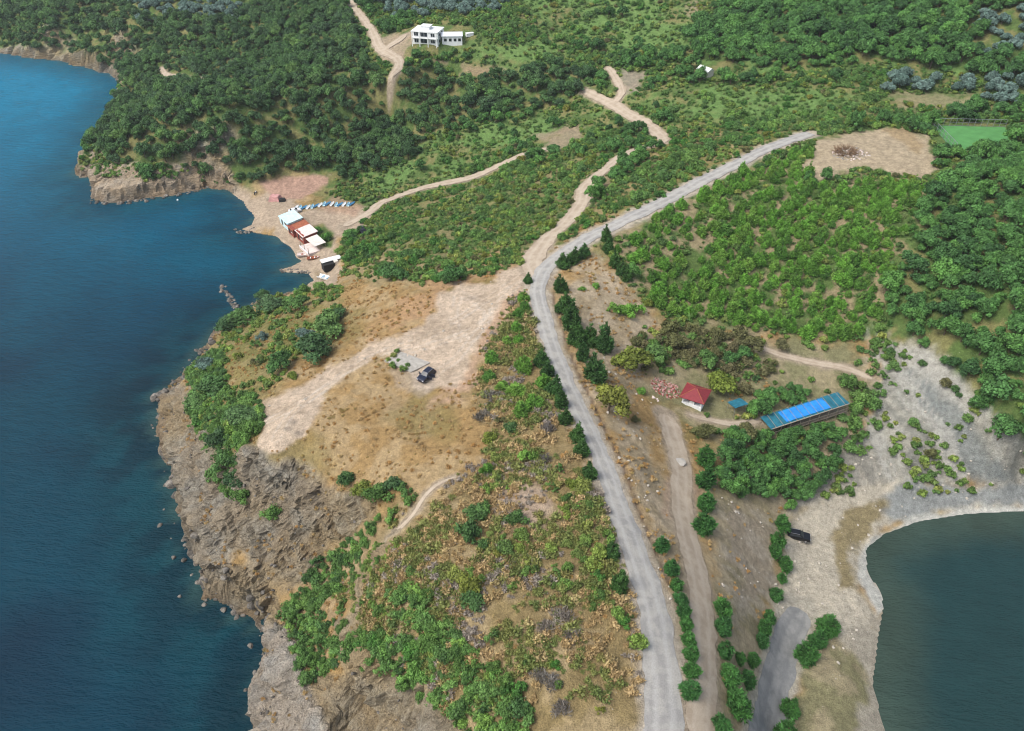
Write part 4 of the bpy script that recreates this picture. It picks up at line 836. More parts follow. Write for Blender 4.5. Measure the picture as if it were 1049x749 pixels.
row('conifer', 'dense_conifer', 'conifer_tree', 'conifer', 'conifers along the east edge of the dirt lane', 'dense round conifer on the east edge of the dirt lane, {o} from the north',
    [(722,467,21),(722,489,24),(722,514,20),(720,536,23),(739,620,20),(739,639,22),(741,663,21),(745,688,25),(754,716,31),(738,739,23)], .8)
row('conifer', 'dense_conifer', 'conifer_tree', 'conifer', 'conifers on the bank above the lower road', 'green conifer on the bank west of the lower asphalt road, {o} from the north',
    [(787,630,14),(782,641,17),(779,653,17),(770,673,17),(757,672,14),(765,692,21)], .85)
row('conifer', 'dense_conifer', 'conifer_tree', 'conifer', 'conifers along the sandy track', 'dark conifer on the west edge of the sandy beach track, {o} from the north',
    [(801,534,17),(795,552,18),(793,563,15),(803,575,17),(800,590,12),(794,605,17)], .85)
row('conifer', 'dense_conifer', 'conifer_tree', 'conifer', 'conifers east of the lower road', 'bushy conifer east of the lower asphalt road, {o} from the north',
    [(846,638,24),(836,653,21),(825,667,25),(808,724,19),(801,749,26)], .8)
row('conifer', 'conifer', 'conifer_tree', 'conifer', 'conifers along the east side of the grey road', 'tall dark conifer on the east side of the grey road, {o} from the junction',
    [(577,268,14),(587,262,16),(598,258,14),(575,291,16),(578,311,20),(585,328,21),(591,345,20),(604,346,19),(618,351,21),(597,362,15),(610,379,28)])
row('conifer', 'conifer', 'conifer_tree', 'conifer', 'conifers at the corner of the pine plantation', 'dark conifer at the plantation corner by the grey road, {o} from the road',
    [(621,241,14),(623,254,12),(629,268,12),(635,276,12),(642,281,12)])
row('conifer', 'conifer', 'conifer_tree', 'conifer', 'conifers along the west side of the grey road', 'dark conifer close to the west side of the grey road, {o} from the junction',
    [(541,286,9),(554,366,17),(561,378,17),(567,397,17),(575,410,16),(579,427,16),(590,445,17),(596,459,16),(604,482,17),(627,562,20),(634,595,20)])
row('pine', 'pine', 'young_pine', 'pine tree', 'young pines between the pale lot and the grey road', 'young green pine between the pale lot and the grey road, {o} from the north',
    [(536,304,14),(538,313,13),(532,320,14),(529,335,13),(531,347,13),(518,349,13),(504,366,16),(536,373,20),(501,384,16),(514,394,15),(530,397,22),(556,391,19),(549,412,20),(535,420,21),(498,480,15)], .8)
row('bush', 'broad', 'green_bush', 'bush', 'bushes on the slope west of the grey road', 'green bush on the brown slope west of the grey road, {o} from the north',
    [(523,437,17),(512,430,13,'khaki'),(502,449,16,'yellow'),(539,468,19,'pine'),(573,480,13),(586,497,15,'yellow'),(565,497,13),(521,497,10,'pine'),(581,512,14),(581,523,21,'yellow'),(593,518,11,'pine'),(527,530,22),(536,545,12),(489,524,26),(498,521,16),(482,545,26),(496,556,16),(510,565,13,'yellow'),(608,578,17,'yellow'),(613,590,16,'bright'),(482,600,24,'yellow'),(485,612,26),(638,636,14,'bright'),(568,679,12,'bright'),(504,681,14,'bright')])
row('bush', 'bright', 'bright_bush', 'bush', 'bright bushes on the southern slope', 'bright green bush above the southern cliff edge, {o} from the west',
    [(372,660,22),(385,655,20),(422,665,24),(529,704,22),(524,716,18,'broad'),(615,728,13,'yellow')])
row('bush', 'broad', 'green_bush', 'bush', 'green bushes above the gully', 'dark green bush on the slope east of the gully, {o} from the north',
    [(388,575,13),(424,614,16),(432,632,24),(445,640,20),(460,640,24),(470,655,20),(440,660,22),(480,690,22),(500,705,24)])
row('heath', 'heath', 'grey_shrub', 'shrub', 'bare grey shrubs on the southern slope', 'bare grey twiggy shrub on the southern slope, {o} from the north',
    [(505,405,20),(494,425,18),(560,440,16),(557,470,15),(574,628,24),(560,640,20),(585,648,20),(552,692,20),(566,697,20),(576,725,24)])
row('broad', 'khaki', 'khaki_tree', 'tree', 'yellowish trees around the hut', 'yellowish khaki tree near the grey road and the hut, {o} from the west',
    [(623,412,36,'yellow'),(646,368,36,'yellow'),(740,394,30,'yellow'),(765,446,22),(722,440,20),(700,352,20),(770,352,22)], .8)
row('broad', 'broad', 'broadleaf_tree', 'tree', 'leafy trees behind the hut', 'leafy dark tree on the slope behind the red roofed hut, {o} from the west',
    [(668,362,24),(690,350,20,'khaki'),(723,370,22),(748,366,20,'wood'),(762,362,18,'wood'),(800,352,16,'khaki')], .8)
row('bush', 'pine', 'green_bush', 'bush', 'bushes on the bare slope east of the road', 'green bush on the bare tan slope below the plantation, {o} from the west',
    [(596,295,8),(610,293,9),(629,318,18),(641,316,20),(653,317,18),(657,400,11),(650,430,9,'khaki')])
row('bush', 'broad', 'green_bush', 'bush', 'bushes beside the eroded slope', 'dark bush between the blue shed and the grey eroded slope, {o} from the north',
    [(868,392,20),(880,408,22),(893,412,20),(875,430,22),(878,446,24),(870,458,18),(900,336,12),(945,372,10),(968,392,13,'khaki'),(978,398,10),(935,432,12),(952,465,14,'heath' if False else 'khaki')])
row('broad', 'broad', 'broadleaf_tree', 'tree', 'trees on the north edge of the plateau', 'dark rounded tree on the plateau above the western sea cliff, {o} from the west',
    [(203,412,30),(219,396,32,'maquis'),(214,374,20,'olive'),(233,332,24,'maquis'),(250,325,30),(253,424,34,'maquis'),(268,303,16,'maquis'),(277,313,30,'maquis'),(288,371,29,'conifer'),(303,312,24),(313,342,18,'olive'),(320,358,36,'maquis'),(337,336,34,'maquis'),(343,322,24,'maquis'),(404,280,27,'conifer')], .62)
row('bush', 'broad', 'green_bush', 'bush', 'bushes on the western cliff', 'green bush clinging to the western cliff top, {o} from the north',
    [(312,299,16),(328,294,16),(240,345,12,'yellow'),(253,347,12,'yellow'),(262,352,14),(270,345,12,'olive'),(285,345,12),(245,365,13,'yellow'),(262,372,13,'khaki'),(300,385,12,'yellow'),(258,440,26),(225,452,28,'maquis'),(232,470,26,'maquis'),(222,486,22),(240,492,22,'maquis'),(248,508,18),(205,432,20,'bright')])
row('bush', 'broad', 'green_bush', 'bush', 'bushes over the cliff face', 'dark bush along the edge of the ochre cliff face, {o} from the west',
    [(280,525,20),(355,490,20),(372,500,24,'yellow'),(386,504,26),(402,496,20,'maquis'),(414,500,22),(402,526,20),(420,512,16),(348,606,18)])
row('bush', 'bright', 'bright_bush', 'bush', 'bright bushes above the beach shacks', 'bright green bush on the slope above the beach shacks, {o} from the west',
    [(335,244,12),(325,236,12),(358,262,16),(368,256,20),(382,256,18),(360,248,12)])

# ------------------------------------------------------------------ built things
class MB:
    def __init__(s): s.v = []; s.f = []
    def box(s, c, d, rz=0, top=(1, 1), sh=(0, 0)):
        """box standing on c (centre of its base); top scales the upper face, sh shifts it"""
        b = len(s.v); cz, sn = math.cos(rz), math.sin(rz)
        for z, (kx, ky), (ox, oy) in ((0, (1, 1), (0, 0)), (d[2], top, sh)):
            for x, y in ((-.5, -.5), (.5, -.5), (.5, .5), (-.5, .5)):
                X, Y = x*d[0]*kx+ox, y*d[1]*ky+oy; s.v.append((c[0]+X*cz-Y*sn, c[1]+X*sn+Y*cz, c[2]+z))
        s.f += [(b+3, b+2, b+1, b), (b+4, b+5, b+6, b+7)]+[(b+i, b+(i+1) % 4, b+4+(i+1) % 4, b+4+i) for i in range(4)]; return s
    def prism(s, prof, y0, y1, ky=1, top_z=None):
        """profile in x,z extruded along y"""
        b = len(s.v); n = len(prof)
        for y in (y0, y1):
            for x, z in prof: s.v.append((x, y*(ky if top_z is not None and z > top_z else 1), z))
        s.f += [tuple(range(b, b+n)), tuple(range(b+2*n-1, b+n-1, -1))]+[(b+(i+1) % n, b+i, b+n+i, b+n+(i+1) % n) for i in range(n)]; return s
    def quad(s, *p):
        b = len(s.v); s.v += [tuple(q) for q in p]; s.f.append(tuple(range(b, b+len(p)))); return s
    def slab(s, pts, t):
        """polygon with thickness t downwards"""
        b = len(s.v); n = len(pts); s.v += [tuple(q) for q in pts]+[(q[0], q[1], q[2]-t) for q in pts]
        s.f += [tuple(range(b, b+n)), tuple(range(b+2*n-1, b+n-1, -1))]+[(b+(i+1) % n, b+i, b+n+i, b+n+(i+1) % n) for i in range(n)]; return s
    def cyl(s, p0, p1, r, n=10, r1=None):
        p0 = Vector(p0); p1 = Vector(p1); d = (p1-p0).normalized(); u = d.orthogonal().normalized(); v = d.cross(u); b = len(s.v); r1 = r if r1 is None else r1
        for p, q in ((p0, r), (p1, r1)):
            for i in range(n): s.v.append(tuple(p+q*(u*math.cos(i*2*math.pi/n)+v*math.sin(i*2*math.pi/n))))
        s.f += [(b+i, b+(i+1) % n, b+n+(i+1) % n, b+n+i) for i in range(n)]+[tuple(range(b+n-1, b-1, -1)), tuple(range(b+n, b+2*n))]; return s
    def build(s, name, mat, parent=None, bevel=0, **k):
        me = bpy.data.meshes.new(name); me.from_pydata(s.v, [], s.f); me.update()
        o = link(name, me, mat, parent, **k)
        if bevel:
            m = o.modifiers.new('bevel', 'BEVEL'); m.width = bevel; m.segments = 2; m.limit_method = 'ANGLE'
        return o
def empty(name, x, y, z, rz, label, cat, group=None):
    e = bpy.data.objects.new(name, None); COL.objects.link(e); e.location = (x, y, z); e.rotation_euler = (0, 0, rz); e.empty_display_size = .5; tag(e, label, cat, group); return e
def gz(x, y): return float(height(np.array([float(x)]), np.array([float(y)]))[0])
def gp(px, py): x, y = G(px, py); return x, y, gz(x, y)
def heading(a, b):
    p, q = G(*a), G(*b); return math.atan2(q[1]-p[1], q[0]-p[0]), math.hypot(q[0]-p[0], q[1]-p[1])
P_ = {
 'navy': paint('dark_blue_paint', (.018, .024, .045), .25, .6, .3, .1), 'black': paint('black_paint', (.008, .009, .012), .2, .6, .2, .1), 'whitep': paint('white_car_paint', (.7, .7, .7), .3, .5),
 'glass': paint('dark_glass', (.02, .025, .03), .08, .7, 0, .05), 'tyre': paint('tyre_rubber', (.02, .02, .02), .9), 'rim': paint('alloy_rim', (.4, .4, .42), .35, .5, .7), 'lamp': paint('lamp_lens', (.7, .7, .72), .2, .6), 'red': paint('tail_lamp', (.35, .01, .01), .3, .5),
 'white': paint('white_plaster', (.74, .75, .74), .8, .2, 0, .07, .6), 'cream': paint('cream_wall', (.62, .58, .52), .85, .2, 0, .15, 1), 'roofred': paint('red_roof_sheet', (.20, .028, .034), .65, .3, 0, .18, 2.5), 'rust': paint('rusty_sheet', (.30, .10, .055), .8, .2, 0, .35, 2),
 'cyan': paint('pale_blue_sheet', (.50, .68, .70), .6, .3, 0, .18, 1.2), 'pinkw': paint('pinkish_white_sheet', (.66, .56, .52), .7, .2, 0, .16, 1.5), 'brick': paint('brick_red_wall', (.25, .07, .05), .85, .2, 0, .3, 3), 'wood': paint('weathered_wood', (.30, .25, .19), .85, .15, 0, .3, 4), 'dark': paint('dark_opening', (.02, .02, .02), .9),
 'blue': paint('blue_tarpaulin', (.02, .22, .62), .4, .4, 0, .28, .9), 'teal': paint('teal_netting', (.02, .13, .18), .7, .2, 0, .35, 1.5), 'concrete': paint('concrete', (.33, .31, .275), .9, .15, 0, .22, 1.4), 'pink': paint('faded_pink_canvas', (.48, .26, .24), .85, .15, 0, .3, 1.2),
 'rock': None, 'tarblue': paint('boat_blue', (.08, .25, .42), .5, .4), 'branch': paint('dry_branches', (.20, .13, .08), .9, .1, 0, .4, 3), 'pitch': paint('pitch_turf', (.085, .235, .075), .9, .1, 0, .16, .35), 'line': paint('pitch_line', (.7, .72, .7), .8), 'metal': paint('grey_metal', (.28, .29, .3), .5, .4, .5), 'skin': paint('skin', (.45, .27, .19), .6), 'cloth': paint('dark_clothing', (.03, .035, .06), .8)}
def rock_mat():
    m, n, b, o = new_mat('boulder_rock'); tc = N(n, 'ShaderNodeNewGeometry'); oi = N(n, 'ShaderNodeObjectInfo')
    a = noise_n(n, 1.6, 6, .65, tc.outputs['Position']); c = N(n, 'ShaderNodeValToRGB'); n.links.new(a.outputs[0], c.inputs[0]); e = c.color_ramp.elements
    e[0].position = .3; e[0].color = (.05, .045, .04, 1); e[1].position = .7; e[1].color = (.26, .235, .2, 1)
    n.links.new(mulcol(n, c.outputs[0], maprange(n, oi.outputs['Random'], 0, 1, .55, 1.25)), b.inputs['Base Color'])
    bp = N(n, 'ShaderNodeBump'); bp.inputs['Distance'].default_value = .15; n.links.new(a.outputs[0], bp.inputs['Height']); n.links.new(bp.outputs[0], b.inputs['Normal']); return m
P_['rock'] = rock_mat()
for k_ in ('lamp',): pass

# --- cars
def car(name, label, px, py, rz, paintm, L=4.5, suv=True, open_door=False, group='parked cars'):
    x, y, z = gp(px, py); e = empty(name, x, y, z+.03, rz, label, 'car', group); h = .0 if not suv else .12; W_ = 1.84; k = L/4.5
    prof = [(-2.2, .35), (-2.25, .75+h), (-2.12, .98+h), (-1.1, 1.04+h), (.85, 1.03+h), (1.75, .93+h), (2.17, .8+h), (2.25, .55), (2.18, .32)]
    MB().prism([(a*k, b) for a, b in prof], -W_/2, W_/2).build('body', paintm, e, .07)
    top = [(-2.0, 1.0+h), (-1.82, 1.5+h), (-1.5, 1.58+h), (.15, 1.57+h), (.95, 1.02+h)] if suv else [(-1.6, 1.0), (-1.1, 1.4), (.05, 1.42), (.95, 1.0)]
    MB().prism([(a*k, b) for a, b in top], -W_/2+.1, W_/2-.1, .84, 1.2+h).build('cabin', paintm, e, .05)
    zt = 1.5+h if suv else 1.36; zb = 1.06+h; yb, yt = W_/2-.075, (W_/2-.1)*.84+.035
    def sp(t): return yb+(yt-yb)*t
    for s in (-1, 1):
        for a0, a1, b0, b1 in ((-1.72, -.75, -1.6, -.75), (-.68, .12, -.68, .0)) if suv else ((-1.2, -.55, -.95, -.55), (-.48, .55, -.48, -.02)):
            MB().quad((a0*k, s*sp(0), zb), (a1*k+(.5*k if a1 > 0 else 0), s*sp(0), zb), (b1*k+.05, s*sp(1), zt-.04), (b0*k, s*sp(1), zt-.04)).build('side_window', P_['glass'], e)
    t0, t1 = top[-1], top[-2]; nx, nz = (t0[1]-t1[1]), -(t0[0]-t1[0]); q = math.hypot(nx, nz); ox, oz = -nx/q*.02, -nz/q*.02
    MB().quad((t0[0]*k-.05+ox, -.74, t0[1]+.05+oz), (t0[0]*k-.05+ox, .74, t0[1]+.05+oz), (t1[0]*k+.07+ox, .62, t1[1]-.04+oz), (t1[0]*k+.07+ox, -.62, t1[1]-.04+oz)).build('windscreen', P_['glass'], e)
    t0, t1 = top[0], top[1]; MB().quad((t0[0]*k-.02, -.7, t0[1]+.1), (t0[0]*k-.02, .7, t0[1]+.1), (t1[0]*k-.03, .6, t1[1]-.03), (t1[0]*k-.03, -.6, t1[1]-.03)).build('rear_window', P_['glass'], e)
    for sx_ in (-1.38, 1.4):
        for s in (-1, 1):
            wv = MB().cyl((sx_*k, s*(W_/2-.2), .33), (sx_*k, s*(W_/2+.02), .33), .34, 16).build('wheel', P_['tyre'], e)
            MB().cyl((sx_*k, s*(W_/2+.0), .33), (sx_*k, s*(W_/2+.035), .33), .21, 12).build('rim', P_['rim'], wv)
    for s in (-1, 1):
        MB().box((2.14*k, s*.68, .64+h*.6), (.16, .34, .14)).build('headlight', P_['lamp'], e)
        MB().box((-2.2*k, s*.74, .74+h*.6), (.12, .22, .2)).build('tail_light', P_['red'], e)
        MB().box((.72*k, s*(W_/2+.08), 1.03+h), (.12, .2, .14)).build('mirror', paintm, e)
        if suv: MB().box((-.75*k, s*.62, 1.585+h), (1.7*k, .05, .05)).build('roof_rail', P_['rim'], e)
    if open_door:
        for s, a in ((1, .75), (1, -.25), (-1, .75)):
            MB().box((a*k-.3, s*(W_/2+.38), .42), (.08, .85, .78), s*.35).build('door', paintm, e, .02)
    return e
rz, _ = heading((430, 394), (445, 380)); car('parked_car', 'dark blue car with its doors open beside the concrete slab on the pale lot', 437, 388, rz+math.pi, P_['navy'], 4.2, True, True)
rz, _ = heading((808, 545), (827, 554)); car('parked_car', 'black car parked on the sandy track beside the dark conifers', 817, 551, rz, P_['black'], 4.6)
rz, _ = heading((298, 219), (307, 217)); car('parked_car', 'white car parked behind the pale blue beach shack roof', 302.5, 218, rz, P_['whitep'], 4.2, False)
rz, _ = heading((366, 235), (375, 239)); car('parked_car', 'small dark car on the beach track above the shacks', 371, 238, rz, P_['black'], 4.0)

# --- concrete slab with weeds
z0 = gz(*G(417, 372))
sl4 = [G(394, 371.5), G(411.5, 361.5), G(441, 373.4), G(421, 383)]
MB().slab([(a, b, max(gz(a, b), z0-.1)+.16) for a, b in sl4], .6).build('concrete_slab', P_['concrete'], None, .03, label='cracked pale concrete slab with weeds beside the parked dark blue car', cat='slab')
for i, (a, b, s) in enumerate([(404, 366, .8), (408, 371, .6), (402, 377, .9), (413, 381, 1.0), (418, 376, .7), (398, 371, .7), (407, 362, .7)]):
    x, y, z = gp(a, b); plant('scrub', 'scrub', 'weed_clump', x, y, z+.1, s, i, 'green weeds growing on the concrete slab, %s from the west end' % ORD[[5, 2, 0, 1, 4, 6, 3].index(i)] if False else 'green weed clump growing through the cracked concrete slab', 'weeds', 'weeds on the concrete slab')

# --- red roofed hut
x, y, z = gp(711, 411); rz = R_(-28); e = empty('hut', x, y, z, rz, 'small white hut with a dark red hipped roof beside the yellowish tree', 'hut')
e.scale = (.93, .93, .93)
w_ = MB(); w_.box((0, 0, -.8), (4.6, 4.6, 1.5)); w_.build('base_wall', P_['white'], e)
for sx_ in (-1, 0, 1):
    for sy_ in (-1, 0, 1):
        if sx_ or sy_: MB().box((sx_*2.1, sy_*2.1, .7), (.3, .3, 1.7)).build('pillar', P_['white'], e)
MB().box((.2, .4, .7), (3.2, 2.6, 1.7)).build('inner_room', P_['dark'], e)
MB().box((0, -2.12, .7), (1.1, .12, .9)).build('parapet', P_['white'], e)
rf = MB(); rf.slab([(-2.9, -2.9, 2.4), (2.9, -2.9, 2.4), (2.9, 2.9, 2.4), (-2.9, 2.9, 2.4)], .12)
rf.box((0, 0, 2.4), (5.8, 5.8, 1.5), 0, (.08, .08)); r_o = rf.build('roof', P_['roofred'], e)
for a in (45, 135, 225, 315):
    c_, s_ = math.cos(R_(a)), math.sin(R_(a)); MB().cyl((c_*4.05, s_*4.05, 2.42), (c_*.3, s_*.3, 3.92), .09, 6).build('hip_cap', P_['rust'], r_o)
# rubble, sand heap, teal cover beside the hut
def heap(name, px, py, R0, n, mats, label, cat, smin=.15, smax=.5, hgt=.5, seed=1):
    r_ = random.Random(seed); x, y, z = gp(px, py); e = empty(name, x, y, z, 0, label, cat)
    for k, m in enumerate(mats):
        mb = MB()
        for i in range(n):
            a = r_.random()*6.28; q = R0*math.sqrt(r_.random()); X, Y = q*math.cos(a), q*math.sin(a)*.75; s = r_.uniform(smin, smax)
            mb.box((X, Y, gz(x+X, y+Y)-z-.05+hgt*max(0, 1-q/R0)*r_.random()), (s, s*r_.uniform(.4, 1), s*r_.uniform(.2, .6)), r_.random()*3, (r_.uniform(.5, 1), r_.uniform(.5, 1)), (r_.uniform(-.1, .1)*s, 0))
        mb.build('debris', m, e).__setitem__('kind', 'stuff')
    return e
heap('rubble_heap', 681, 399, 3.4, 95, [P_['brick'], P_['wood'], P_['pink']], 'spread heap of pinkish broken bricks and plaster beside the red roofed hut', 'rubble', seed=3)
heap('rubble_heap', 671, 409, .9, 16, [P_['pinkw']], 'small pile of white plaster rubble at the lower end of the brick heap', 'rubble', seed=4)
heap('debris_heap', 872, 158, 5.2, 75, [P_['concrete'], P_['pinkw'], P_['wood']], 'white rubble strewn over the tan clearing round the brown branch pile', 'rubble', .2, .6, .3, seed=5)
x, y, z = gp(866, 157); e = empty('branch_pile', x, y, z, 0, 'tall brown pile of cut branches in the middle of the tan clearing', 'branch pile')
mb = MB(); r_ = random.Random(6)
for i in range(260):
    a = r_.random()*6.28; q = 2.6*math.sqrt(r_.random()); zz_ = 2.2*max(0, 1-q/2.8)*r_.random(); b = a+r_.uniform(-1.4, 1.4); l = r_.uniform(.8, 2.2)
    mb.cyl((q*math.cos(a), q*math.sin(a), zz_-.1), (q*math.cos(a)+l*math.cos(b), q*math.sin(a)+l*math.sin(b), zz_+r_.uniform(-.2, 1.1)), .06, 4, .03)
mb.build('branches', P_['branch'], e)['kind'] = 'stuff'
x, y, z = gp(695, 473); RH = None
x, y, z = gp(754, 421); e = empty('canopy', x, y, z, R_(25), 'small teal sheet canopy on poles beside the yellowish tree', 'canopy')
for a, b in ((-1.5, -1.1), (1.5, -1.1), (1.5, 1.1), (-1.5, 1.1)): MB().cyl((a, b, -.3), (a, b, 2.1), .05, 6).build('pole', P_['metal'], e)
def sheet(W_, D_, n, sag, seed, z0=0, tilt=0, t=.05):
    r_ = np.random.default_rng(seed); u, v = np.meshgrid(np.linspace(-.5, .5, n), np.linspace(-.5, .5, max(3, n//2))); zz_ = z0+tilt*v*D_-sag*(1-4*u*u)*(1-4*v*v)+.18*(fbm(u*W_+seed, v*D_, .9, 3, seed)-.5)
    V = np.stack([u*W_, v*D_, zz_], -1).reshape(-1, 3); nx_q = n; F_ = grid_faces(n, u.shape[0]); V2 = V-[0, 0, t]; F2 = F_[:, ::-1]+len(V); return np.vstack([V, V2]), np.vstack([F_, F2])
V, F_ = sheet(3.4, 2.6, 13, .12, 5, 2.12, -.12); link('cover', np_mesh('cover', V, F_, False), P_['teal'], e)

# --- long shed under blue tarpaulin
A = gp(789, 451); B = gp(868, 424)
zf = max(A[2], B[2])+.2; rz = math.atan2(B[1]-A[1], B[0]-A[0])
h_e = 2.3
pa = at(791, 439, zf+h_e); pb = at(869, 413.5, zf+h_e); rz = math.atan2(pb[1]-pa[1], pb[0]-pa[0]); Ls = math.hypot(pb[0]-pa[0], pb[1]-pa[1]); Ds = 3.5
mx_, my_ = (pa[0]+pb[0])/2-math.sin(rz)*Ds/2, (pa[1]+pb[1])/2+math.cos(rz)*Ds/2
e = empty('long_shed', mx_, my_, zf, rz, 'long timber framed shed with a blue tarpaulin roof among the dark grove trees', 'shed')
gl = gz(mx_, my_)-zf
for i in range(9):
    X = -Ls/2+Ls*i/8
    for Y in (-Ds/2, Ds/2):
        wx = mx_+X*math.cos(rz)-Y*math.sin(rz); wy = my_+X*math.sin(rz)+Y*math.cos(rz)
        MB().box((X, Y, gz(wx, wy)-zf-.3), (.14, .14, h_e-(gz(wx, wy)-zf)+.3+(.35 if Y > 0 else -.05))).build('post', P_['wood'], e)
for z_ in (.0, .9, h_e-.08): MB().box((0, -Ds/2-.1, z_), (Ls+.4, .07, .14)).build('rail', P_['wood'], e)
MB().slab([(-Ls/2, -Ds/2, .0), (Ls/2, -Ds/2, .0), (Ls/2, Ds/2, .0), (-Ls/2, Ds/2, .0)], .12).build('floor_deck', P_['wood'], e)
V, F_ = sheet(Ls+.6, Ds+.5, 61, .05, 9, h_e+.12, .09); link('netting_roof', np_mesh('netting_roof', V, F_), P_['teal'], e)
V, F_ = sheet(Ls*.58, Ds*.86, 41, .02, 12, h_e+.27, .10); V = V+[-.2, .12, 0]; link('tarpaulin', np_mesh('tarpaulin', V, F_), P_['blue'], e)
for i in range(11):
    X = -Ls/2+Ls*(i+.5)/11; MB().cyl((X, -Ds/2-.25, h_e+.12), (X+.3, Ds/2+.25, h_e+.62), .045, 6).build('batten', P_['wood'], e)
MB().cyl((-Ls/2, -Ds/2-.25, h_e+.1), (Ls/2, -Ds/2-.25, h_e+.12), .09, 6).build('eave_pole', P_['wood'], e)

# --- white house on the far hill
x, y, z = gp(436, 46); rz, _ = heading((422, 45), (449, 48)); e = empty('white_house', x, y, z, rz, 'two storey white house with flat roof and long rear wing on the far hill', 'house')
e.scale = (.95, .9, .8)
W2, D2, H2 = 11, 8, 5.9
main = MB().box((0, D2/2, -1.5), (W2, D2, H2+1.5)).build('walls', P_['white'], e)
MB().slab([(-W2/2-.3, -.4, H2+.25), (W2/2+.3, -.4, H2+.25), (W2/2+.3, D2+.3, H2+.25), (-W2/2-.3, D2+.3, H2+.25)], .3).build('roof_slab', P_['white'], e)
MB().box((-.6, D2*.5, H2+.25), (3.6, 3.4, 1.5)).build('stair_tower', P_['white'], e)
MB().slab([(-2.7, D2*.5-2, H2+1.9), (1.5, D2*.5-2, H2+1.9), (1.5, D2*.5+2, H2+1.9), (-2.7, D2*.5+2, H2+1.9)], .18).build('tower_roof', P_['white'], e)
for xx, zz_, ww, hh in ((-3.9, 3.7, 1.7, 1.9), (-3.9, .6, 1.7, 1.7), (-.4, 3.5, 3.2, 2.1), (-.6, .5, 2.6, 1.9), (3.3, 3.7, 1.6, 1.5), (3.3, .7, 1.6, 1.5)):
    wn = MB().box((xx, -.02, zz_), (ww, .1, hh)).build('window', P_['glass'], e)
    fr = MB(); fr.box((xx, -.09, zz_-.08), (ww+.16, .06, .09)); fr.box((xx, -.09, zz_+hh), (ww+.16, .06, .09)); fr.box((xx, -.09, zz_), (.07, .06, hh)); fr.build('frame', P_['white'], wn)
for yy in (2, 5.5):
    for zz_ in (.7, 3.8): MB().box((W2/2+.02, yy, zz_), (.1, 1.5, 1.4)).build('window', P_['glass'], e)
MB().box((0, -.75, 3.0), (W2, 1.5, .18)).build('balcony', P_['white'], e)
for xx in (-W2/2+.2, -2, 1.6, W2/2-.2): MB().box((xx, -1.35, -1), (.26, .26, 7.2)).build('column', P_['white'], e)
MB().box((0, -1.4, H2), (W2+.4, .24, .35)).build('beam', P_['white'], e)
wg = MB(); wg.box((W2/2+4.2, D2*.75, -1.5), (8.4, 5.2, 5.2), R_(18)); wgo = wg.build('rear_wing', P_['white'], e)
c_, s_ = math.cos(R_(18)), math.sin(R_(18))
def wl(X, Y, Z_): X *= .77; return (W2/2+4.2+X*c_-Y*s_, D2*.75+X*s_+Y*c_, Z_)
wr = MB(); wr.quad(wl(-5.8, -3, 3.65), wl(5.8, -3, 3.65), wl(5.8, 0, 4.9), wl(-5.8, 0, 4.9)); wr.quad(wl(-5.8, 0, 4.9), wl(5.8, 0, 4.9), wl(5.8, 3, 3.65), wl(-5.8, 3, 3.65)); wr.quad(wl(-5.6, -2.6, 3.65), wl(-5.6, 0, 4.8), wl(-5.6, 2.6, 3.65)); wr.quad(wl(5.6, -2.6, 3.65), wl(5.6, 2.6, 3.65), wl(5.6, 0, 4.8))
wro = wr.build('wing_roof', paint('pale_roof_sheet', (.68, .70, .74), .5, .3), e); wro.modifiers.new('thick', 'SOLIDIFY').thickness = .12
for X in (-3.6, -1, 1.6, 4): p = wl(X, -2.62, 1.2); MB().box(p, (1.1, .1, 1.3), R_(18)).build('window', P_['glass'], wgo)
x, y, z = gp(481, 36); e = empty('white_tank', x, y, z, .4, 'small white rectangular tank in the grass right of the white house', 'tank')
MB().box((0, 0, -.3), (3, 1.5, 1.3)).build('tank_body', P_['white'], e, .1); MB().box((0, 0, 1.0), (3.2, 1.7, .1)).build('tank_lid', P_['white'], e)
x, y, z = gp(722, 78); rz, _ = heading((713, 71), (735, 78)); e = empty('white_cottage', x, y, z, rz, 'small white roofed cottage among the trees beyond the grey road', 'cottage')
e.scale = (.75, .75, .75)
MB().box((0, 0, -.8), (6.4, 4.2, 3.4)).build('walls', P_['cream'], e)
wr = MB(); wr.quad((-3.6, -2.5, 2.6), (3.6, -2.5, 2.6), (3.6, 0, 4.0), (-3.6, 0, 4.0)); wr.quad((-3.6, 0, 4.0), (3.6, 0, 4.0), (3.6, 2.5, 2.6), (-3.6, 2.5, 2.6)); wr.quad((-3.2, -2.1, 2.6), (-3.2, 0, 3.9), (-3.2, 2.1, 2.6)); wr.quad((3.2, -2.1, 2.6), (3.2, 2.1, 2.6), (3.2, 0, 3.9))
wr.build('roof', P_['white'], e).modifiers.new('thick', 'SOLIDIFY').thickness = .12
MB().box((-1.4, -2.12, .9), (1, .08, 1)).build('window', P_['glass'], e); MB().box((1.2, -2.12, 0), (1, .08, 2)).build('door', P_['wood'], e)

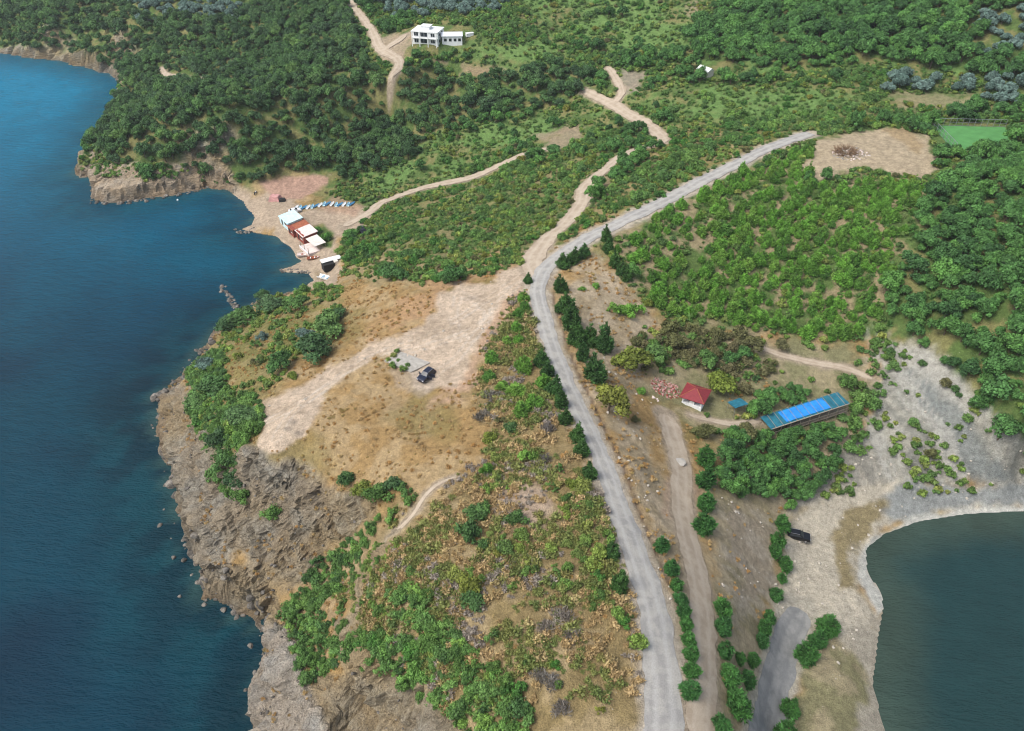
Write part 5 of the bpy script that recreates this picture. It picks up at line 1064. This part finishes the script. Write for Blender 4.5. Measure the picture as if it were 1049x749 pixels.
# --- sports pitch and fence
pc = [G(953, 130), G(1029, 130), G(1024, 152), G(978, 155)]
zp = max(gz(a, b) for a, b in pc)+.12
far_r = G(1034, 150)
pit = [G(978, 156), G(1046, 156), G(1030, 129.5), G(953, 129.5)]
MB().slab([(a, b, zp) for a, b in pit], 1.5).build('grass_pitch', P_['pitch'], None, label='bright green fenced pitch beyond the tan clearing', cat='pitch')
def fence(name, a, b, n, hgt, label):
    e = empty(name, a[0], a[1], zp, 0, label, 'fence', 'fences of the green pitch'); dx, dy = b[0]-a[0], b[1]-a[1]
    for i in range(n+1): MB().cyl((dx*i/n, dy*i/n, -.8), (dx*i/n, dy*i/n, hgt), .07, 6).build('post', P_['metal'], e)
    r = MB()
    for k in (.15, hgt*.5, hgt-.05): r.cyl((0, 0, k), (dx, dy, k), .035, 5)
    r.build('wire', P_['metal'], e)
    MB().cyl((0, 0, hgt), (dx, dy, hgt), .06, 5).build('top_rail', P_['metal'], e)
fence('pitch_fence', pit[3], pit[2], 12, 2.2, 'grey fence along the far side of the green pitch'); fence('pitch_fence', pit[0], pit[3], 8, 2.2, 'grey fence along the side of the green pitch facing the clearing')

# --- beach shacks
def shack(name, px, py, rz, W_, D_, H_, wallm, roofm, label, tilt=.12, opening=True, over=.3, group='shacks on the bay beach'):
    x, y, z = gp(px, py); e = empty(name, x, y, z, rz, label, 'shack', group)
    MB().box((0, 0, -.5), (W_, D_, H_+.5)).build('walls', wallm, e)
    q = W_/2+over; p = D_/2+over; n = 9; rf = MB()
    V, F_ = sheet(2*q, 2*p, 15, .0, int(px), H_+.18, tilt, .07); link('roof', np_mesh('roof', V, F_), roofm, e)
    if opening:
        MB().box((-W_*.2, -D_/2-.02, 0), (1.0, .06, H_*.78)).build('door', P_['dark'], e)
        w1 = MB().box((W_*.22, -D_/2-.02, H_*.4), (W_*.26, .06, H_*.32)).build('window', P_['glass'], e); MB().box((W_*.22, -D_/2-.06, H_*.4-.1), (W_*.3, .08, .08)).build('sill', P_['white'], w1)
    return e
rzb, _ = heading((290, 232), (322, 262)); rz2 = rzb
shack('beach_shack', 299, 230, rz2, 6.6, 5.2, 2.5, P_['cyan'], P_['cyan'], 'beach shack with pale blue and white sheet roof nearest the white car', .1)
shack('beach_shack', 306.5, 237.5, rz2, 4.0, 5.6, 2.4, P_['brick'], P_['rust'], 'beach shack with rusty red roof next to the pale blue roof', .1)
shack('beach_shack', 315, 244, rz2, 5.6, 4.8, 2.6, P_['brick'], P_['pinkw'], 'beach shack with pinkish white roof and dark red front wall', .1)
x, y, z = gp(321, 254); e = empty('terrace', x, y, z, rz2, 'low pale terrace with awning between the shacks and the water', 'terrace', None)
MB().box((0, 0, -.4), (6.5, 6.5, .8)).build('deck', P_['pinkw'], e)
for a, b in ((-2.9, -2.9), (2.9, -2.9), (2.9, 2.9), (-2.9, 2.9), (0, -2.9)): MB().box((a, b, .4), (.14, .14, 1.9)).build('post', P_['wood'], e)
V, F_ = sheet(6.4, 4.0, 13, .1, 3, 2.35, .05); V = V+[0, 1.2, 0]; link('awning', np_mesh('awning', V, F_), P_['cream'], e)
MB().box((0, -3.2, .4), (6.3, .1, .5)).build('railing', P_['white'], e)
x, y, z = gp(339, 274); e = empty('lean_to', x, y, z, R_(30), 'open shed with bright white curved roof and dark opening at the beach end', 'shed')
MB().box((-.6, 0, -.4), (3.6, 2.6, 2.3)).build('walls', P_['dark'], e); MB().box((1.6, .3, -.4), (1.2, 3.2, 2.7)).build('side_wall', P_['cream'], e)
V, F_ = sheet(6.2, 2.2, 15, -.5, 4, 2.3, 0); V = V+[.6, 1.0, 0]; link('roof', np_mesh('roof', V, F_), P_['white'], e)
x, y, z = gp(285, 205); e = empty('canvas_shack', x, y, z, R_(-15), 'tumbledown shack covered with faded pink canvas at the back of the beach', 'shack')
MB().box((-1.2, .3, -.3), (4.2, 3.2, 1.9), .1, (.7, .7)).build('canvas_cover', P_['pink'], e, .15); MB().box((2.0, -.6, -.3), (2.4, 2.0, 1.5), .4, (.8, .8)).build('side_tent', P_['dark'], e, .1)
MB().box((-3.4, -.4, -.3), (1.6, 1.4, 1.0), .2, (.7, .6)).build('stacked_crates', P_['wood'], e, .05)

# --- boats
def hull(L, W_, H_, n=11):
    V = []; F_ = []
    for i in range(n):
        t = i/(n-1); w = W_/2*(1-abs(2*t-.85)**2.6*.75 if t > .42 else .86+.14*t/.42)*(1 if t < .98 else .3); k = .0+.25*t**3
        for q, (a, b) in enumerate(((-1, 1), (-.85, .35), (-.35, 0), (.35, 0), (.85, .35), (1, 1), (.85, .95), (.7, .35), (0, .22), (-.7, .35), (-.85, .95))): V.append((L*(t-.5), a*max(w, .05), H_*b+k*H_))
    m = 11
    for i in range(n-1):
        for q in range(m): F_.append((i*m+q, i*m+(q+1) % m, (i+1)*m+(q+1) % m, (i+1)*m+q))
    F_.append(tuple(range(m-1, -1, -1))); F_.append(tuple((n-1)*m+q for q in range(m))); return V, F_
def boat(px, py, rz, L, hm, im, label, group, name='rowing_boat', cat='boat'):
    x, y, z = gp(px, py); e = empty(name, x, y, max(z, 0)+.02, rz, label, cat, group); V, F_ = hull(L, L*.36, L*.15)
    mb = MB(); mb.v = V; mb.f = F_; mb.build('hull', hm, e)
    for a in (-.2, .12): MB().box((L*a, 0, L*.11), (L*.07, L*.3, .04)).build('thwart', im, e)
    MB().box((L*.36, 0, L*.13), (L*.12, L*.14, .05)).build('foredeck', im, e)
    return e
for i in range(15):
    t = i/14; px_ = 304+57*t; py_ = 213.5-4.5*t+2.2*math.sin(t*9)*.4
    boat(px_, py_, R_(75+18*math.sin(i*2.1)), 2.9, (P_['white'], P_['cyan'], P_['tarblue'])[i % 3], P_['tarblue'] if i % 3 else P_['white'],
         '%s small boat, %s from the west in the row behind the beach' % (('white', 'pale blue', 'dark blue')[i % 3], ORD[i]), 'small boats in a row behind the beach')
rzq, _ = heading((327, 288), (341, 283)); boat(334, 286, rzq, 5.5, P_['white'], P_['tarblue'], 'white and blue motor boat pulled up at the end of the beach', None)
rzq, _ = heading((306, 263), (322, 259)); boat(313, 262, rzq, 5.0, P_['pinkw'], P_['rust'], 'pinkish wooden boat lying in front of the shack terrace', None)
boat(321, 265, rzq, 4.0, P_['rust'], P_['white'], 'dark red boat lying between the terrace and the stone spit', None)

# --- motorbike at the back of the beach
x, y, z = gp(262, 199); e = empty('motorbike', x, y, z, R_(70), 'dark motorbike parked at the back of the bay beach', 'motorbike')
for a in (-.7, .7):
    w1 = MB().cyl((a, -.06, .33), (a, .06, .33), .33, 14).build('wheel', P_['tyre'], e); MB().cyl((a, -.07, .33), (a, .07, .33), .18, 10).build('hub', P_['rim'], w1)
MB().box((0, 0, .4), (.9, .3, .4), 0, (.8, .7)).build('engine', P_['metal'], e); MB().box((.15, 0, .78), (.55, .32, .25), 0, (.7, .6)).build('tank', P_['white'], e, .04)
MB().box((-.45, 0, .78), (.7, .28, .12)).build('seat', P_['tyre'], e); MB().cyl((.55, -.4, 1.05), (.55, .4, 1.05), .03, 6).build('handlebar', P_['metal'], e)
MB().cyl((.7, 0, .33), (.52, 0, 1.05), .05, 6).build('fork', P_['metal'], e)

# --- boulders
def rock_mesh(seed):
    v, f = ICO2 if seed % 2 else ICO2; r_ = np.random.default_rng(seed); v = v*[1, .8, .62]; n = r_.normal(size=(9, 3)); n /= np.linalg.norm(n, axis=1)[:, None]
    for k in n:
        d = v@k; lim = .42+.25*r_.random(); v = v-np.maximum(d-lim, 0)[:, None]*k
    v = v*(1+.12*(fbm3(v[:, 0]+seed, v[:, 1], v[:, 2], .5, 2, seed)[:, None]-.5))
    me = bpy.data.meshes.new('boulder'); me.from_pydata([tuple(a) for a in v], [], [tuple(a) for a in f]); me.materials.append(P_['rock']); me.update(); return me
RM = [rock_mesh(i) for i in range(6)]
lm = rock_mesh(9); lm.materials.clear(); lm.materials.append(P_['concrete']); x, y, z = gp(695, 473); o = link('lime_heap', lm, None, label='small pale heap of lime on the dirt lane below the hut', cat='heap'); o.location = (x, y, z); o.scale = (1.5, 1.7, .55)
def boulder(x, y, z, s, label, group, i=0):
    o = bpy.data.objects.new('boulder', RM[i % 6]); COL.objects.link(o); o.location = (x, y, z); o.scale = (s, s, s); o.rotation_euler = (random.uniform(-.3, .3), random.uniform(-.3, .3), random.random()*6.28); tag(o, label, 'rock', group)
for i, (a, b, d, lb) in enumerate([(178, 571, 6, 'pale rounded rock alone in the water off the ochre cliff'), (196, 566, 15, 'large dark rock in the water touching the foot of the ochre cliff'), (163, 538, 6, 'small dark rock alone in the sea off the cliff foot'), (184, 611, 5, 'submerged brown rock in the sea south west of the ochre cliff'),
                            (262, 690, 9, 'grey rock in the water beside the white southern cliff'), (251, 707, 5, 'small low rock in the water off the white southern cliff'), (188, 574, 7, 'dark rock beside the large dark rock at the cliff foot'), (267, 680, 6, 'brown rock at the waterline of the white southern cliff'), (256, 662, 7, 'dark rock in the shaded inlet between the two cliffs')]):
    x, y = at(a, b, .1); boulder(x, y, .0, d/pxm(x, y, 0)/1.7, lb, None, i)
r_ = random.Random(11)
for i in range(34):
    t = i/33; a = 228+16*t+r_.uniform(-3.5, 3.5); b = 293+26*t+r_.uniform(-2, 2); x, y = at(a, b, 0); boulder(x, y, -.1, r_.uniform(.45, 1.0), 'rock of the low stone spit running into the sea north of the plateau', 'rocks of the northern stone spit', i)
for i in range(26):
    t = i/25; a = 286+30*t+r_.uniform(-2, 2); b = 277+2*t+r_.uniform(-1.5, 1.5); x, y = at(a, b, 0); boulder(x, y, .05, r_.uniform(.4, .8), 'rock of the small stone jetty beside the beach shacks', 'rocks of the small stone jetty', i)
for i in range(22):
    t = i/21; a = 240+22*t+r_.uniform(-2, 2); b = 236+3*math.sin(t*4)+r_.uniform(-1.5, 1.5); x, y = at(a, b, 0); boulder(x, y, .05, r_.uniform(.35, .75), 'rock of the spit between the two halves of the bay beach', 'rocks of the middle beach spit', i)
shl = [(212, 350), (203, 366), (186, 388), (160, 406), (164, 418), (158, 440), (172, 470), (180, 500), (188, 540), (196, 565), (210, 585), (203, 604), (230, 622), (262, 632), (274, 645), (277, 665), (268, 690), (263, 745)]
for i in range(240):
    k = r_.uniform(0, len(shl)-1.001); j = int(k); t = k-j; a = shl[j][0]*(1-t)+shl[j+1][0]*t; b = shl[j][1]*(1-t)+shl[j+1][1]*t; x, y = at(a, b, 0)
    wide = 5 if b < 560 else 2.2; x += r_.gauss(.5, wide*.45); y += r_.gauss(0, 1.2); z = gz(x, y); s = (.3+.9*r_.random()**2)*(1.7 if r_.random() < .14 else 1)
    if z < -.9: continue
    if z < -.3: s *= .6
    boulder(x, y, max(z, -.25)+s*.1, s, 'grey boulder among the fallen rocks along the foot of the western sea cliff', 'boulders at the foot of the western cliff', i)
for i in range(30):
    t = r_.random(); pts_ = [(93, 206), (118, 209), (150, 204), (190, 198), (215, 191)]; k = t*3.99; j = int(k); u = k-j; a = pts_[j][0]*(1-u)+pts_[j+1][0]*u; b = pts_[j][1]*(1-u)+pts_[j+1][1]*u+1
    x, y = at(a, b, 0); boulder(x+r_.uniform(-1, 1), y+r_.uniform(-1, 1), 0, r_.uniform(.5, 1.3), 'rock along the foot of the tan headland cliff', 'rocks at the foot of the headland', i)
x, y = at(182, 205, 0); MB().cyl((x, y, -.2), (x, y, .35), .45, 12, .2).build('buoy', P_['white'], None, label='small white buoy floating in the bay off the headland cliff', cat='buoy')
# loose stones on bare ground and cliffs: nobody could count them
me0 = rock_mesh(3); VAR['stone'] = [rock_mesh(40+i) for i in range(4)]; mF['stone'] = P_['rock']; 
pale_rock = paint('pale_stone', (.42, .38, .32), .9, .1, 0, .3, 1); mF['pale_stone'] = pale_rock
for i_, (x0, x1, y0, y1, zone_p, dn, sd_) in enumerate([(-90, 20, 55, 200, [(150,400),(190,390),(265,470),(380,520),(300,640),(470,735),(480,809),(230,809),(160,480)], .22, 51), (20, 110, 70, 170, [(860,460),(930,400),(1000,430),(1100,500),(1100,530),(880,560),(900,650),(860,700),(740,600),(740,500)], .16, 52), (-40, 60, 60, 200, [(580,300),(640,300),(700,480),(720,749),(640,749),(650,600)], .10, 53), (-60, 20, 100, 200, Z['lot'], .03, 54)]):
    c_ = cand(.9, x0, x1, y0, y1, seed=sd_); m = (np.random.default_rng(sd_).random(len(c_[0])) < zz(zone_p, c_[3], c_[4], 6)*dn) & (bil(RD, c_[0], c_[1]) > .5)
    stuff('loose_stones', 'stone', ('pale_stone', 'stone')[i_ == 0], c_[0][m], c_[1][m], c_[2][m]+.02, np.random.default_rng(sd_).random(m.sum())**3*.42+.08, 'loose stones scattered over the bare ground', 'stones')

# ------------------------------------------------------------------ the hazy air
hz = MB().box((0, 600, -9), (2300, 1800, 141)).build('haze', None, None, kind='stuff', label='thin pale haze over the bay and hills', cat='haze')
m = bpy.data.materials.new('air'); m.use_nodes = True; n = m.node_tree; n.nodes.clear(); o = n.nodes.new('ShaderNodeOutputMaterial'); v = n.nodes.new('ShaderNodeVolumePrincipled')
v.inputs['Color'].default_value = (.88, .94, 1, 1); v.inputs['Density'].default_value = .00012; v.inputs['Anisotropy'].default_value = .2; n.links.new(v.outputs[0], o.inputs['Volume']); hz.data.materials.append(m)
